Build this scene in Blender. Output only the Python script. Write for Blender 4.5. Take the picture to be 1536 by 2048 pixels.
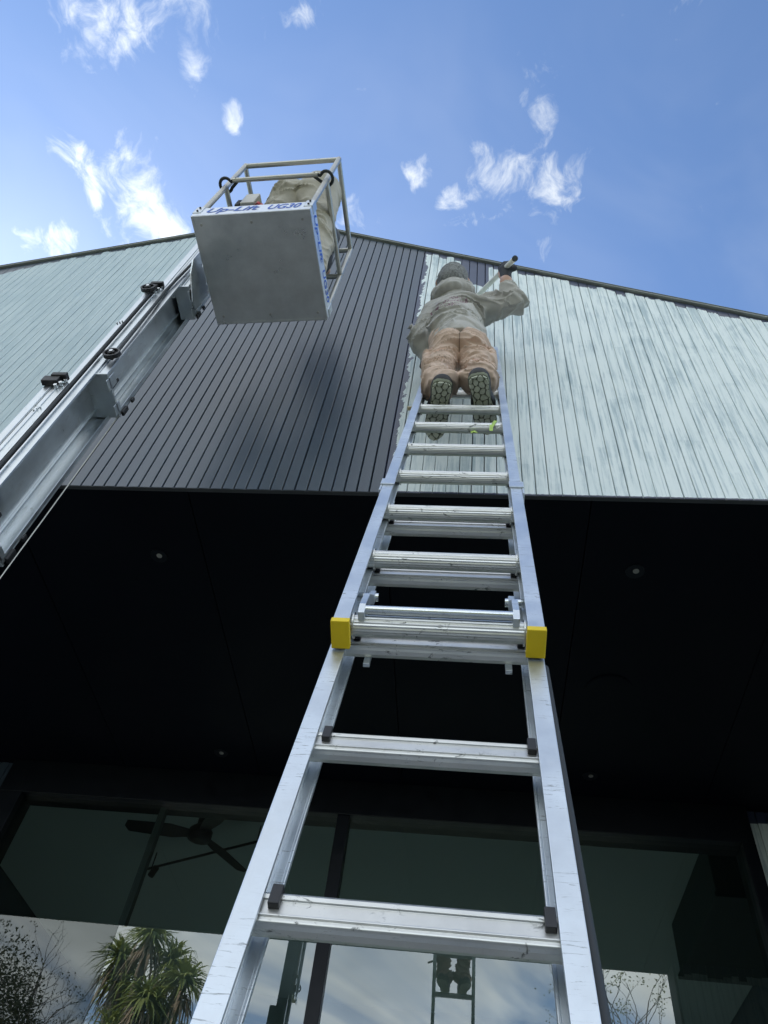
import bpy, math, random
import numpy as np
from mathutils import Vector, Matrix

for o in list(bpy.data.objects):
    bpy.data.objects.remove(o)
S = bpy.context.scene
C = S.collection
R_ = math.radians

# ------------------------------------------------------------------ camera
# camera at the origin (a phone held 1.45 m above the ground), pointing steeply up at the gable
GROUND = -1.45
pitch, yaw, roll = 0.898436, -0.184328, -0.169686
f_ = Vector((math.sin(yaw)*math.cos(pitch), math.cos(yaw)*math.cos(pitch), math.sin(pitch)))
r0 = Vector((math.cos(yaw), -math.sin(yaw), 0)); d0 = f_.cross(r0)
rt = math.cos(roll)*r0 + math.sin(roll)*d0
dn = -math.sin(roll)*r0 + math.cos(roll)*d0
cam_d = bpy.data.cameras.new('camera'); cam = bpy.data.objects.new('camera', cam_d); C.objects.link(cam)
cam_d.sensor_fit = 'HORIZONTAL'; cam_d.sensor_width = 36.0; cam_d.lens = 36.0*1537/1536
cam_d.clip_start = 0.05; cam_d.clip_end = 2000
cam.matrix_world = Matrix(((rt.x, -dn.x, -f_.x, 0), (rt.y, -dn.y, -f_.y, 0), (rt.z, -dn.z, -f_.z, 0), (0, 0, 0, 1)))
S.camera = cam
S.render.resolution_x = 768; S.render.resolution_y = 1024

# ------------------------------------------------------------------ exposure
vs = S.view_settings
vs.view_transform = 'Standard'; vs.look = 'None'; vs.gamma = 1.0; vs.use_curve_mapping = False
vs.exposure = 1.15
S.cycles.max_bounces = 7; S.cycles.diffuse_bounces = 3; S.cycles.glossy_bounces = 4; S.cycles.transparent_max_bounces = 8
S.cycles.caustics_reflective = False; S.cycles.caustics_refractive = False; S.cycles.adaptive_threshold = 0.02

# ------------------------------------------------------------------ node helpers
class NT:
    def __init__(self, tree):
        self.t = tree; self.n = tree.nodes; self.l = tree.links
    def node(self, typ, **kw):
        nd = self.n.new(typ)
        for k, v in kw.items(): setattr(nd, k, v)
        return nd
    def put(self, sock, v):
        if isinstance(v, bpy.types.NodeSocket): self.l.new(v, sock)
        elif v is not None: sock.default_value = v
    def math(self, op, a, b=None, c=None, clamp=False):
        nd = self.node('ShaderNodeMath', operation=op, use_clamp=clamp)
        self.put(nd.inputs[0], a)
        if b is not None: self.put(nd.inputs[1], b)
        if c is not None: self.put(nd.inputs[2], c)
        return nd.outputs[0]
    def vmath(self, op, a, b=None):
        nd = self.node('ShaderNodeVectorMath', operation=op)
        self.put(nd.inputs[0], a)
        if b is not None: self.put(nd.inputs[1], b)
        return nd.outputs['Value'] if op in ('LENGTH', 'DOT_PRODUCT', 'DISTANCE') else nd.outputs[0]
    def smooth(self, v, a, b, o0=0.0, o1=1.0):
        nd = self.node('ShaderNodeMapRange', interpolation_type='SMOOTHSTEP')
        self.put(nd.inputs[0], v); self.put(nd.inputs[1], a); self.put(nd.inputs[2], b)
        self.put(nd.inputs[3], o0); self.put(nd.inputs[4], o1)
        return nd.outputs[0]
    def lin(self, v, a, b, o0=0.0, o1=1.0):
        nd = self.node('ShaderNodeMapRange'); nd.clamp = True
        self.put(nd.inputs[0], v); self.put(nd.inputs[1], a); self.put(nd.inputs[2], b)
        self.put(nd.inputs[3], o0); self.put(nd.inputs[4], o1)
        return nd.outputs[0]
    def noise(self, vec, scale=5, detail=4, rough=0.55, dist=0.0, dim='3D', w=None):
        nd = self.node('ShaderNodeTexNoise', noise_dimensions=dim)
        if vec is not None: self.put(nd.inputs['Vector'], vec)
        nd.inputs['Scale'].default_value = scale; nd.inputs['Detail'].default_value = detail
        nd.inputs['Roughness'].default_value = rough; nd.inputs['Distortion'].default_value = dist
        return nd.outputs[0]
    def mapping(self, vec, loc=(0,0,0), rot=(0,0,0), sc=(1,1,1), typ='POINT'):
        nd = self.node('ShaderNodeMapping', vector_type=typ)
        self.put(nd.inputs[0], vec); nd.inputs[1].default_value = loc
        nd.inputs[2].default_value = rot; nd.inputs[3].default_value = sc
        return nd.outputs[0]
    def mix(self, fac, a, b):
        nd = self.node('ShaderNodeMix', data_type='RGBA')
        self.put(nd.inputs[0], fac)
        self.put(nd.inputs[6], (*a, 1) if isinstance(a, tuple) and len(a) == 3 else a)
        self.put(nd.inputs[7], (*b, 1) if isinstance(b, tuple) and len(b) == 3 else b)
        return nd.outputs[2]
    def sep(self, v):
        nd = self.node('ShaderNodeSeparateXYZ'); self.put(nd.inputs[0], v); return nd.outputs
    def comb(self, x, y, z):
        nd = self.node('ShaderNodeCombineXYZ')
        self.put(nd.inputs[0], x); self.put(nd.inputs[1], y); self.put(nd.inputs[2], z); return nd.outputs[0]
    def bump(self, h, strength=0.3, dist=0.002):
        nd = self.node('ShaderNodeBump'); nd.inputs['Strength'].default_value = strength
        nd.inputs['Distance'].default_value = dist; self.put(nd.inputs['Height'], h); return nd.outputs[0]

# ------------------------------------------------------------------ sky and sun
SUN_AZ, SUN_EL = R_(-46), R_(40)          # behind the house, to the left; azimuth from +Y towards +X
sd = Vector((math.sin(SUN_AZ)*math.cos(SUN_EL), math.cos(SUN_AZ)*math.cos(SUN_EL), math.sin(SUN_EL)))
W = bpy.data.worlds.new('World'); S.world = W; W.use_nodes = True
wt = NT(W.node_tree); wt.n.clear()
sky = wt.node('ShaderNodeTexSky', sky_type='NISHITA')
sky.sun_disc = False; sky.sun_elevation = SUN_EL; sky.sun_rotation = SUN_AZ
sky.altitude = 20; sky.air_density = 1.0; sky.dust_density = 0.55; sky.ozone_density = 2.0
tc = wt.node('ShaderNodeTexCoord').outputs['Generated']
D = wt.vmath('NORMALIZE', tc)
dx, dy, dz = wt.sep(D)
zc = wt.math('MAXIMUM', dz, 0.06)
U = wt.comb(wt.math('DIVIDE', dx, zc), wt.math('DIVIDE', dy, zc), 0.0)          # flat cloud layer overhead
zc2 = wt.math('ADD', wt.math('MAXIMUM', dz, 0.0), 0.22)
U2 = wt.comb(wt.math('DIVIDE', dx, zc2), wt.math('DIVIDE', dy, zc2), 0.0)
warp = wt.node('ShaderNodeTexNoise'); wt.put(warp.inputs['Vector'], U)
warp.inputs['Scale'].default_value = 9; warp.inputs['Detail'].default_value = 3
off = wt.vmath('MULTIPLY', wt.vmath('SUBTRACT', warp.outputs[1], (0.5, 0.5, 0.5)), (0.075, 0.075, 0))
UW = wt.vmath('ADD', U, off)
# single small clouds: centre x, y in the layer, half sizes, turn
CL = [(-.415,.085,.066,.040,.1),(-.452,.104,.028,.036,.3),(-.334,.080,.026,.038,0),(-.338,.128,.017,.032,.2),
      (-.205,.083,.034,.015,-.5),(-.512,.232,.036,.030,.3),(-.500,.268,.020,.022,0),(-.440,.262,.034,.055,.2),
      (-.425,.315,.055,.040,0),(-.580,.335,.045,.026,.2),(-.293,.175,.014,.022,-.3),(-.222,.207,.010,.012,0),
      (-.077,.251,.019,.026,-.3),(-.037,.276,.018,.024,0),(.024,.249,.044,.034,-.5),(.062,.190,.020,.060,-.35),
      (.074,.140,.016,.026,-.3),(.090,.281,.032,.038,-.5),(.066,.303,.036,.018,-.3),(.075,.352,.012,.018,-.3),
      (.216,.090,.030,.016,.3),(.125,.222,.012,.010,-.6),(-.16,.30,.05,.03,0),(-.015,.315,.05,.02,0)]
blob = None
for i, (cx, cy, rx, ry, a) in enumerate(CL):
    if i in (11, 21): continue
    kx, ky = 1/(rx*1.5), 1/(ry*1.5)
    nd = wt.node('ShaderNodeVectorMath', operation='MULTIPLY_ADD')
    wt.put(nd.inputs[0], UW); nd.inputs[1].default_value = (kx, ky, 0); nd.inputs[2].default_value = (-cx*kx, -cy*ky, 0)
    v = wt.math('SUBTRACT', 0.72 if i >= 18 or i in (15, 16) else (1.15 if i in (7, 8) else 1.02), wt.vmath('DOT_PRODUCT', nd.outputs[0], nd.outputs[0]))
    blob = v if blob is None else wt.math('MAXIMUM', blob, v)
blob = wt.math('MAXIMUM', blob, 0.0)
n1 = wt.noise(wt.mapping(UW, rot=(0, 0, .5), sc=(1.0, 0.75, 1)), 26, 7, 0.64, 0.25, '2D')
small = wt.smooth(wt.math('ADD', n1, wt.math('MULTIPLY', wt.math('SUBTRACT', blob, 1.0), 0.40)), 0.26, 0.84)
# the broad broken cloud cover of the other half of the sky, seen mirrored in the glass
n2 = wt.noise(U2, 1.25, 6, 0.56, 0.6, '2D')
cov = wt.smooth(dy, 0.0, -0.30, -0.30, 0.27)
broad = wt.smooth(wt.math('ADD', n2, cov), 0.60, 0.86)
thin = wt.math('MULTIPLY', wt.smooth(wt.noise(U2, 2.6, 4, 0.6, 0.8, '2D'), 0.35, 0.8), wt.smooth(dy, 0.0, 0.2, 0.0, 0.07))
front = wt.math('MAXIMUM', small, thin, clamp=True)
skyc = wt.vmath('MULTIPLY', sky.outputs[0], (.88, 1.0, 1.12))
ssep = wt.node('ShaderNodeRGBToBW'); wt.put(ssep.inputs[0], skyc)
lum = wt.math('ADD', wt.math('MULTIPLY', ssep.outputs[0], 1.25), 3.2)                 # white cloud, brighter towards the sun
shade = wt.lin(wt.noise(U2, 3.0, 3, 0.6, 0, '2D'), 0.3, 0.75, 0.74, 1.1)
ccol = wt.vmath('MULTIPLY', wt.comb(lum, lum, lum), (.95, 1.0, 1.03))
lumb = wt.math('MULTIPLY', shade, 1.40)
ccolb = wt.vmath('MULTIPLY', ccol, wt.comb(lumb, lumb, lumb))
bgs = []
for c_ in (wt.mix(front, skyc, ccol), wt.mix(broad, skyc, ccolb)):
    bg = wt.node('ShaderNodeBackground'); wt.put(bg.inputs[0], c_); bg.inputs[1].default_value = 0.1; bgs.append(bg)
mxw = wt.node('ShaderNodeMixShader'); wt.put(mxw.inputs[0], wt.math('LESS_THAN', dy, 0.0))       # both halves are clear blue where they meet
wt.l.new(bgs[0].outputs[0], mxw.inputs[1]); wt.l.new(bgs[1].outputs[0], mxw.inputs[2])
wo = wt.node('ShaderNodeOutputWorld'); wt.l.new(mxw.outputs[0], wo.inputs[0])
W.cycles.sampling_method = 'MANUAL'; W.cycles.sample_map_resolution = 512

sl = bpy.data.lights.new('sun', 'SUN'); sl.energy = 2.2; sl.angle = R_(0.6); sl.color = (1.0, 0.95, 0.88)
so = bpy.data.objects.new('sun', sl); C.objects.link(so)
so.rotation_euler = (-sd).to_track_quat('-Z', 'Y').to_euler(); so.location = sd*30

# ------------------------------------------------------------------ materials
def material(name):
    m = bpy.data.materials.new(name); m.use_nodes = True
    t = NT(m.node_tree); b = m.node_tree.nodes['Principled BSDF']
    return m, t, b
def pos(t): return t.node('ShaderNodeNewGeometry').outputs['Position']
def simple(name, col, rough=0.5, metal=0.0, var=0.15, scale=12, bump=0.15, spec=0.5):
    m, t, b = material(name)
    p = t.node('ShaderNodeTexCoord').outputs['Object']
    n = t.noise(p, scale, 5, 0.6)
    t.put(b.inputs['Base Color'], t.mix(t.lin(n, .3, .7), tuple(c*(1-var) for c in col), tuple(min(1, c*(1+var)) for c in col)))
    b.inputs['Metallic'].default_value = metal
    t.put(b.inputs['Roughness'], t.lin(n, .3, .7, max(0, rough-.08), min(1, rough+.08)))
    b.inputs['Specular IOR Level'].default_value = spec
    if bump: t.put(b.inputs['Normal'], t.bump(t.noise(p, scale*8, 3), bump, 0.001))
    return m

def metal_mat(name, col, rough, scuff=0.5, stretch=(1, 1, 1), dirt=(0.10, 0.11, 0.11), metal=1.0):
    m, t, b = material(name)
    p = pos(t)
    n = t.noise(p, 9, 6, 0.65)
    fine = t.noise(t.mapping(p, sc=(60, 60, 9)), 3, 4, 0.6)
    base = t.mix(t.lin(n, .3, .72), tuple(c*.84 for c in col), tuple(min(1, c*1.06) for c in col))
    sc_ = t.smooth(t.noise(t.mapping(p, sc=stretch), 42, 6, 0.75, 1.2), 0.565, 0.66)
    area = t.smooth(t.noise(p, 9, 3), 0.42, 0.58)
    mask = t.math('MULTIPLY', t.math('MULTIPLY', sc_, area), scuff)
    t.put(b.inputs['Base Color'], t.mix(mask, base, dirt))
    t.put(b.inputs['Metallic'], t.math('SUBTRACT', metal, t.math('MULTIPLY', mask, .8), clamp=True))
    t.put(b.inputs['Roughness'], t.math('ADD', t.lin(n, .3, .7, rough-.07, rough+.08), t.math('MULTIPLY', mask, .2)))
    big = t.noise(p, 2.6, 2)
    t.put(b.inputs['Normal'], t.bump(t.math('ADD', t.math('ADD', n, t.math('MULTIPLY', big, 5.0)), t.math('MULTIPLY', fine, .5)), 0.13, 0.003))
    return m

M = {}
M['alu_stile'] = metal_mat('aluminium_stile', (.74, .79, .83), .42, .85, (.5, 1, 6))
M['alu_rung'] = metal_mat('aluminium_rung', (.72, .72, .69), .40, .95, (.6, 1, 1.4), (.07, .08, .08))
M['alu_lift'] = metal_mat('aluminium_lift', (.66, .70, .72), .34, .35, (1, 1, .3), (.24, .25, .20))
M['sheet'] = metal_mat('galvanised_sheet', (.74, .76, .74), .32, .0, (1, 1, 1), (.9, .9, .88))
M['rail'] = metal_mat('galvanised_rail', (.55, .54, .49), .42, .3)
M['chrome'] = metal_mat('bright_steel', (.75, .78, .80), .2, .3)
M['black'] = simple('black_plastic', (.018, .018, .02), .45)
M['rubber'] = simple('black_rubber', (.03, .035, .04), .62)
M['yellow'] = simple('yellow_plastic', (.80, .58, .01), .42, var=.06)
M['blue'] = simple('blue_lettering', (.03, .12, .55), .5)
M['plate'] = metal_mat('pale_kickplate', (.76, .80, .86), .38, .3, metal=.8)
M['red'] = simple('red_plastic', (.45, .03, .03), .45)
M['white_tube'] = simple('cream_pole', (.80, .80, .70), .45)
M['green_tape'] = simple('green_tape', (.36, .52, .10), .5)
M['wood'] = simple('bare_wood', (.52, .44, .28), .7)
M['frame'] = simple('black_window_frame', (.003, .005, .009), .4, var=.1, spec=.3)
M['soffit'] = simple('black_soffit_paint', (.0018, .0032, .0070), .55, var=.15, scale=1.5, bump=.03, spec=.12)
M['interior'] = simple('interior_plaster', (.72, .80, .79), .9, var=.03, scale=1, bump=0)
M['interior_dark'] = simple('dark_joinery', (.10, .12, .12), .6)
M['floor_in'] = simple('interior_floor', (.26, .28, .27), .5)
M['roof'] = simple('dark_roof_metal', (.05, .055, .06), .45)
M['flash'] = simple('olive_grey_flashing', (.22, .235, .215), .42, metal=.3, var=.1)
M['seal'] = simple('dark_shadow_gap', (.006, .008, .014), .7, spec=.2)
M['lens'] = simple('downlight_lens', (.32, .32, .30), .25)
M['skin'] = simple('skin', (.52, .31, .22), .5, var=.08)
M['glove'] = simple('dark_glove', (.03, .033, .04), .75, var=.4, scale=50, bump=.5)
M['beanie'] = simple('mottled_beanie', (.20, .205, .20), .95, var=.5, scale=90, bump=.6)
M['boot'] = simple('black_boot', (.016, .016, .017), .55)
M['sole'] = simple('dark_sole', (.16, .175, .12), .85, var=.3, scale=40)
M['lug'] = simple('worn_lug', (.66, .68, .56), .8, var=.2, scale=60)
M['fan'] = simple('black_fan', (.012, .012, .013), .5)
M['trunk'] = simple('tree_bark', (.16, .13, .10), .9, var=.4, scale=14)
M['dead'] = simple('dead_leaf_skirt', (.28, .20, .13), .9, var=.3)
M['twig'] = simple('grey_twig', (.14, .12, .10), .9, var=.3)

def cloth(name, col, scale, var, splash=None, printed=False):
    m, t, b = material(name)
    p = pos(t)
    n = t.noise(p, scale, 5, .6); fine = t.noise(p, 420, 2)
    c = t.mix(t.lin(n, .28, .72), tuple(x*(1-var) for x in col), tuple(min(1, x*(1+var)) for x in col))
    if splash:
        s = t.smooth(t.noise(t.mapping(p, sc=(1, 1, .6)), 34, 5, .7, .8), .66, .70)
        s2 = t.smooth(t.noise(p, 5, 2), .45, .6)
        c = t.mix(t.math('MULTIPLY', t.math('MULTIPLY', s, s2), .8), c, splash)
    if printed:
        x, y, z = t.sep(p)
        # a few short slanting lines of faded print across the shoulders
        u = t.math('ADD', t.math('MULTIPLY', t.math('ADD', x, .155), .80), t.math('MULTIPLY', t.math('SUBTRACT', z, 3.99), .42))
        v = t.math('SUBTRACT', t.math('MULTIPLY', t.math('SUBTRACT', z, 3.99), .88), t.math('MULTIPLY', t.math('ADD', x, .155), .36))
        inu = t.math('MULTIPLY', t.math('GREATER_THAN', u, -.085), t.math('LESS_THAN', u, .095))
        inv = t.math('MULTIPLY', t.math('GREATER_THAN', v, -.060), t.math('LESS_THAN', v, .062))
        row = t.math('FRACT', t.math('MULTIPLY', t.math('ADD', v, .06), 33))
        rowm = t.math('MULTIPLY', t.math('GREATER_THAN', row, .30), t.math('LESS_THAN', row, .86))
        gl = t.noise(t.comb(t.math('MULTIPLY', u, 150), t.math('MULTIPLY', v, 110), 0), 1, 1, .4)
        glm = t.smooth(gl, .46, .54)
        k = t.math('MULTIPLY', t.math('MULTIPLY', inu, inv), t.math('MULTIPLY', rowm, glm))
        back = t.math('LESS_THAN', y, 1.76)
        c = t.mix(t.math('MULTIPLY', t.math('MULTIPLY', k, back), .75), c, (.20, .07, .14))
    if splash:
        x, y, z = t.sep(p)
        xs = t.math('ABSOLUTE', t.math('ADD', x, .082))
        seam = t.math('MULTIPLY', t.math('LESS_THAN', xs, .0022), t.math('GREATER_THAN', z, 3.40))
        welt = t.math('MULTIPLY', t.math('LESS_THAN', t.math('ABSOLUTE', t.math('SUBTRACT', z, t.math('SUBTRACT', 3.600, t.math('MULTIPLY', xs, .22)))), .0028),
                      t.math('MULTIPLY', t.math('GREATER_THAN', xs, .028), t.math('LESS_THAN', xs, .098)))
        knee = t.math('LESS_THAN', t.math('ABSOLUTE', t.math('SUBTRACT', z, 3.20)), .0020)
        wear = t.math('MULTIPLY', t.smooth(t.noise(p, 7, 4, .6), .45, .7), .35)
        c = t.mix(wear, c, (.62, .50, .42))
        c = t.mix(t.math('MULTIPLY', t.math('MAXIMUM', t.math('MAXIMUM', seam, welt), t.math('MULTIPLY', knee, .5)), .65), c, (.12, .08, .06))
    t.put(b.inputs['Base Color'], c)
    b.inputs['Roughness'].default_value = .92; b.inputs['Specular IOR Level'].default_value = .2
    b.inputs['Sheen Weight'].default_value = .15
    t.put(b.inputs['Normal'], t.bump(t.math('ADD', fine, t.math('MULTIPLY', t.noise(p, 60, 4), .8)), .35, .0025))
    return m
M['hoodie'] = cloth('grey_marl_fleece', (.47, .455, .425), 14, .10, printed=True)
M['pants'] = cloth('tan_work_cotton', (.60, .45, .36), 16, .13, splash=(.62, .60, .56))
M['chino'] = cloth('beige_cotton', (.50, .465, .39), 12, .08)
M['jacket'] = cloth('dark_grey_jacket', (.10, .105, .115), 12, .1)

# gable geometry: roof line falls to both sides of the ridge
RX, RZ, SL, SR = -1.725, 6.745, 0.520, 0.603
def roofz(x): return RZ - (SR*(x-RX) if x > RX else SL*(RX-x))
WY, ZE, PITCH = 2.07, 2.793, 0.057846

def cladding(name, mode):
    """mode 'gable': dark finish between two areas of pale patchy primer; 'pale' / 'dark' plain"""
    m, t, b = material(name)
    p = pos(t); x, y, z = t.sep(p)
    rnd = t.node('ShaderNodeObjectInfo').outputs['Random']
    r100 = t.math('MULTIPLY', rnd, 97.0)
    h = x if mode == 'gable' else t.math('ADD', x, y)
    P2 = t.comb(t.math('ADD', h, r100), z, 0.0)                 # breaks the pattern from board to board
    Pc = t.comb(h, z, 0.0)                                       # runs on across boards
    # dark finish
    d1 = t.noise(t.mapping(Pc, sc=(1.2, .5, 1)), 2.2, 4)
    dark = t.mix(t.lin(d1, .3, .7), (.034, .053, .078), (.050, .074, .104))
    navy = t.mix(t.lin(t.noise(Pc, 6, 3), .35, .7), (.030, .042, .085), (.045, .058, .105))
    # pale primer: laps, streaks and thin patches
    st = t.noise(t.mapping(P2, sc=(34, 1.5, 1)), 1.6, 6, .66, .4)
    blk = t.noise(t.mapping(Pc, sc=(3.4, 2.0, 1)), 1.15, 5, .62, 1.1)
    lapn = t.math('FRACT', t.math('ADD', t.math('MULTIPLY', z, .9), t.math('MULTIPLY', rnd, 3.1)))
    big = t.noise(t.mapping(Pc, sc=(.8, .35, 1)), 1.7, 3)
    thin = t.math('ADD', t.math('ADD', t.math('MULTIPLY', st, .95), t.math('MULTIPLY', blk, .45)), t.math('MULTIPLY', lapn, .045))
    thinm = t.smooth(t.math('ADD', thin, t.math('MULTIPLY', big, .35)), .82, 1.10)
    lft = t.math('MULTIPLY', t.math('LESS_THAN', x, -2.2), .80) if mode == 'gable' else 0.0       # the left side has only one thin coat
    pale = t.mix(t.math('ADD', t.math('MULTIPLY', thinm, t.math('SUBTRACT', 1.0, t.math('MULTIPLY', lft, .6))), lft, clamp=True), (.77, .84, .835), (.43, .53, .565))
    pale = t.mix(t.math('MULTIPLY', t.smooth(t.noise(t.mapping(P2, sc=(9, .8, 1)), 2, 4, .6), .5, .75), .35), pale, (.56, .66, .67))
    chips = t.smooth(t.noise(t.mapping(P2, sc=(5, 1.2, 1)), 12, 6, .75), .645, .69)
    chipa = t.smooth(t.noise(t.mapping(Pc, sc=(1, .6, 1)), 2.3, 3), .50, .62)
    pale = t.mix(t.math('MULTIPLY', t.math('MULTIPLY', chips, chipa), .75), pale, (.10, .12, .14))
    ridge = t.math('ADD', st, t.math('MULTIPLY', t.noise(t.mapping(P2, sc=(60, 4, 1)), 2, 3), .5))
    if mode == 'gable':
        # roof line height above a point, for the ragged cut-in under the flashing
        slope = t.math('MULTIPLY', t.math('GREATER_THAN', x, RX), SR+SL)
        top = t.math('SUBTRACT', RZ, t.math('MULTIPLY', t.math('SUBTRACT', x, RX), t.math('SUBTRACT', slope, SL)))
        under = t.math('SUBTRACT', top, z)
        jag = t.math('MULTIPLY', t.math('SUBTRACT', t.noise(t.mapping(P2, sc=(20, 20, 1)), 1.2, 5, .7), .5), .10)
        cutr = t.math('ADD', t.math('ADD', .025, t.math('MULTIPLY', rnd, .07)), jag)
        gap = t.math('MULTIPLY', t.math('MULTIPLY', t.math('GREATER_THAN', x, -.13), t.math('LESS_THAN', x, .075)), .42)
        cutr = t.math('ADD', cutr, gap)
        edgen = t.math('MULTIPLY', t.math('SUBTRACT', t.noise(t.mapping(Pc, sc=(9, 5, 1)), 1.6, 6, .7, .6), .5), .13)
        right = t.math('MULTIPLY', t.math('GREATER_THAN', t.math('ADD', x, edgen), -.385), t.math('GREATER_THAN', under, cutr))
        cutl = t.math('ADD', t.math('ADD', .03, t.math('MULTIPLY', rnd, .05)), jag)
        cutl = t.math('ADD', cutl, t.smooth(x, -3.45, -3.85, 0.0, .16))
        left = t.math('MULTIPLY', t.math('LESS_THAN', x, -2.2), t.math('GREATER_THAN', under, cutl))
        foot = t.math('ADD', .006, t.math('MULTIPLY', t.noise(t.mapping(P2, sc=(30, 3, 1)), 2, 4, .7), .018))
        footm = t.math('GREATER_THAN', t.math('SUBTRACT', z, ZE), t.math('MULTIPLY', foot, .62))
        pm = t.math('MULTIPLY', t.math('MAXIMUM', right, left), footm)
        isnavy = t.math('GREATER_THAN', x, -.42)
        dk = t.mix(isnavy, dark, navy)
    elif mode == 'pale':
        pm = t.math('GREATER_THAN', t.math('SUBTRACT', 2.79, z), t.math('ADD', .05, t.math('MULTIPLY', rnd, .05)))
        dk = navy
    else:
        pm = 0.0; dk = dark
    col = t.mix(pm, dk, pale) if mode != 'dark' else dk
    t.put(b.inputs['Base Color'], col)
    if mode != 'dark':
        t.put(b.inputs['Roughness'], t.math('ADD', t.math('MULTIPLY', pm, .24), t.lin(d1, .3, .7, .29, .38)))
        t.put(b.inputs['Specular IOR Level'], t.math('SUBTRACT', .85, t.math('MULTIPLY', pm, .48)))
    else:
        t.put(b.inputs['Roughness'], t.lin(d1, .3, .7, .29, .38))
    t.put(b.inputs['Normal'], t.bump(ridge, .16, .0022))
    return m
M['board'] = cladding('gable_board_paint', 'gable')
M['board_pale'] = cladding('pale_board_paint', 'pale')
M['board_dark'] = cladding('dark_board_paint', 'dark')

def glass_mat(name='tinted_glass', k=1.0):
    m, t, b = material(name); t.n.remove(b)
    tr = t.node('ShaderNodeBsdfTransparent'); tr.inputs[0].default_value = (.48, .62, .61, 1)
    gl = t.node('ShaderNodeBsdfGlossy'); gl.inputs['Roughness'].default_value = 0.0; gl.inputs[0].default_value = (.95*k, 1*k, .97*k, 1)
    fr = t.node('ShaderNodeFresnel'); fr.inputs[0].default_value = 1.6
    fac = t.math('ADD', t.math('MULTIPLY', fr.outputs[0], 1.6), .16, clamp=True)
    mx = t.node('ShaderNodeMixShader'); t.put(mx.inputs[0], fac)
    t.l.new(tr.outputs[0], mx.inputs[1]); t.l.new(gl.outputs[0], mx.inputs[2])
    t.l.new(mx.outputs[0], t.n['Material Output'].inputs[0]); return m
M['glass'] = glass_mat(); M['screen'] = glass_mat('screened_glass', .42)

def ground_mat(name, c1, c2, scale):
    m, t, b = material(name); p = pos(t)
    n = t.noise(p, scale, 8, .65); n2 = t.noise(p, scale*.08, 3)
    c = t.mix(t.lin(n, .3, .7), c1, c2)
    c = t.mix(t.math('MULTIPLY', t.smooth(n2, .4, .65), .4), c, tuple(v*.7 for v in c1))
    t.put(b.inputs['Base Color'], c); b.inputs['Roughness'].default_value = .9
    t.put(b.inputs['Normal'], t.bump(n, .4, .02)); return m
M['lawn'] = ground_mat('lawn', (.11, .125, .06), (.18, .185, .10), 3)
M['paving'] = ground_mat('concrete_paving', (.36, .36, .345), (.46, .46, .44), 5)

def leaf_mat(name, c1, c2, trans=.3):
    m, t, b = material(name)
    r = t.node('ShaderNodeNewGeometry').outputs['Random Per Island']
    t.put(b.inputs['Base Color'], t.mix(r, c1, c2)); b.inputs['Roughness'].default_value = .5
    b.inputs['Subsurface Weight'].default_value = 0.0
    tl = t.node('ShaderNodeBsdfTranslucent'); t.put(tl.inputs[0], t.mix(r, c1, c2))
    mx = t.node('ShaderNodeMixShader'); mx.inputs[0].default_value = trans
    t.l.new(b.outputs[0], mx.inputs[1]); t.l.new(tl.outputs[0], mx.inputs[2])
    t.l.new(mx.outputs[0], t.n['Material Output'].inputs[0]); return m
M['blade'] = leaf_mat('strap_leaf', (.20, .25, .06), (.40, .42, .14))
M['leaf'] = leaf_mat('small_leaf', (.12, .14, .04), (.22, .21, .07))
M['shrub'] = leaf_mat('dark_leaf', (.10, .12, .06), (.20, .20, .12))
M['lime'] = leaf_mat('lime_leaf', (.20, .24, .03), (.34, .36, .05))

# ------------------------------------------------------------------ mesh helpers
def link(name, me, mat, parent=None, smooth=False):
    o = bpy.data.objects.new(name, me); C.objects.link(o)
    for mm in (mat if isinstance(mat, (list, tuple)) else [mat]): me.materials.append(mm)
    if parent: o.parent = parent
    return o
def tag(o, label=None, cat=None, group=None, kind=None):
    if label: o['label'] = label
    if cat: o['category'] = cat
    if group: o['group'] = group
    if kind: o['kind'] = kind
    return o
def empty(name, label, cat, loc=(0, 0, 0)):
    o = bpy.data.objects.new(name, None); C.objects.link(o); o.empty_display_size = .2
    # the thing's parts are modelled in world space, so the Empty at its base is undone for them
    o.location = loc; return tag(o, label, cat)
def settle(root):
    """children are built in world coordinates: keep them there under an Empty that stands at the thing's base"""
    inv = Matrix.Translation(-Vector(root.location))
    for ch in root.children: ch.matrix_parent_inverse = inv

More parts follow.
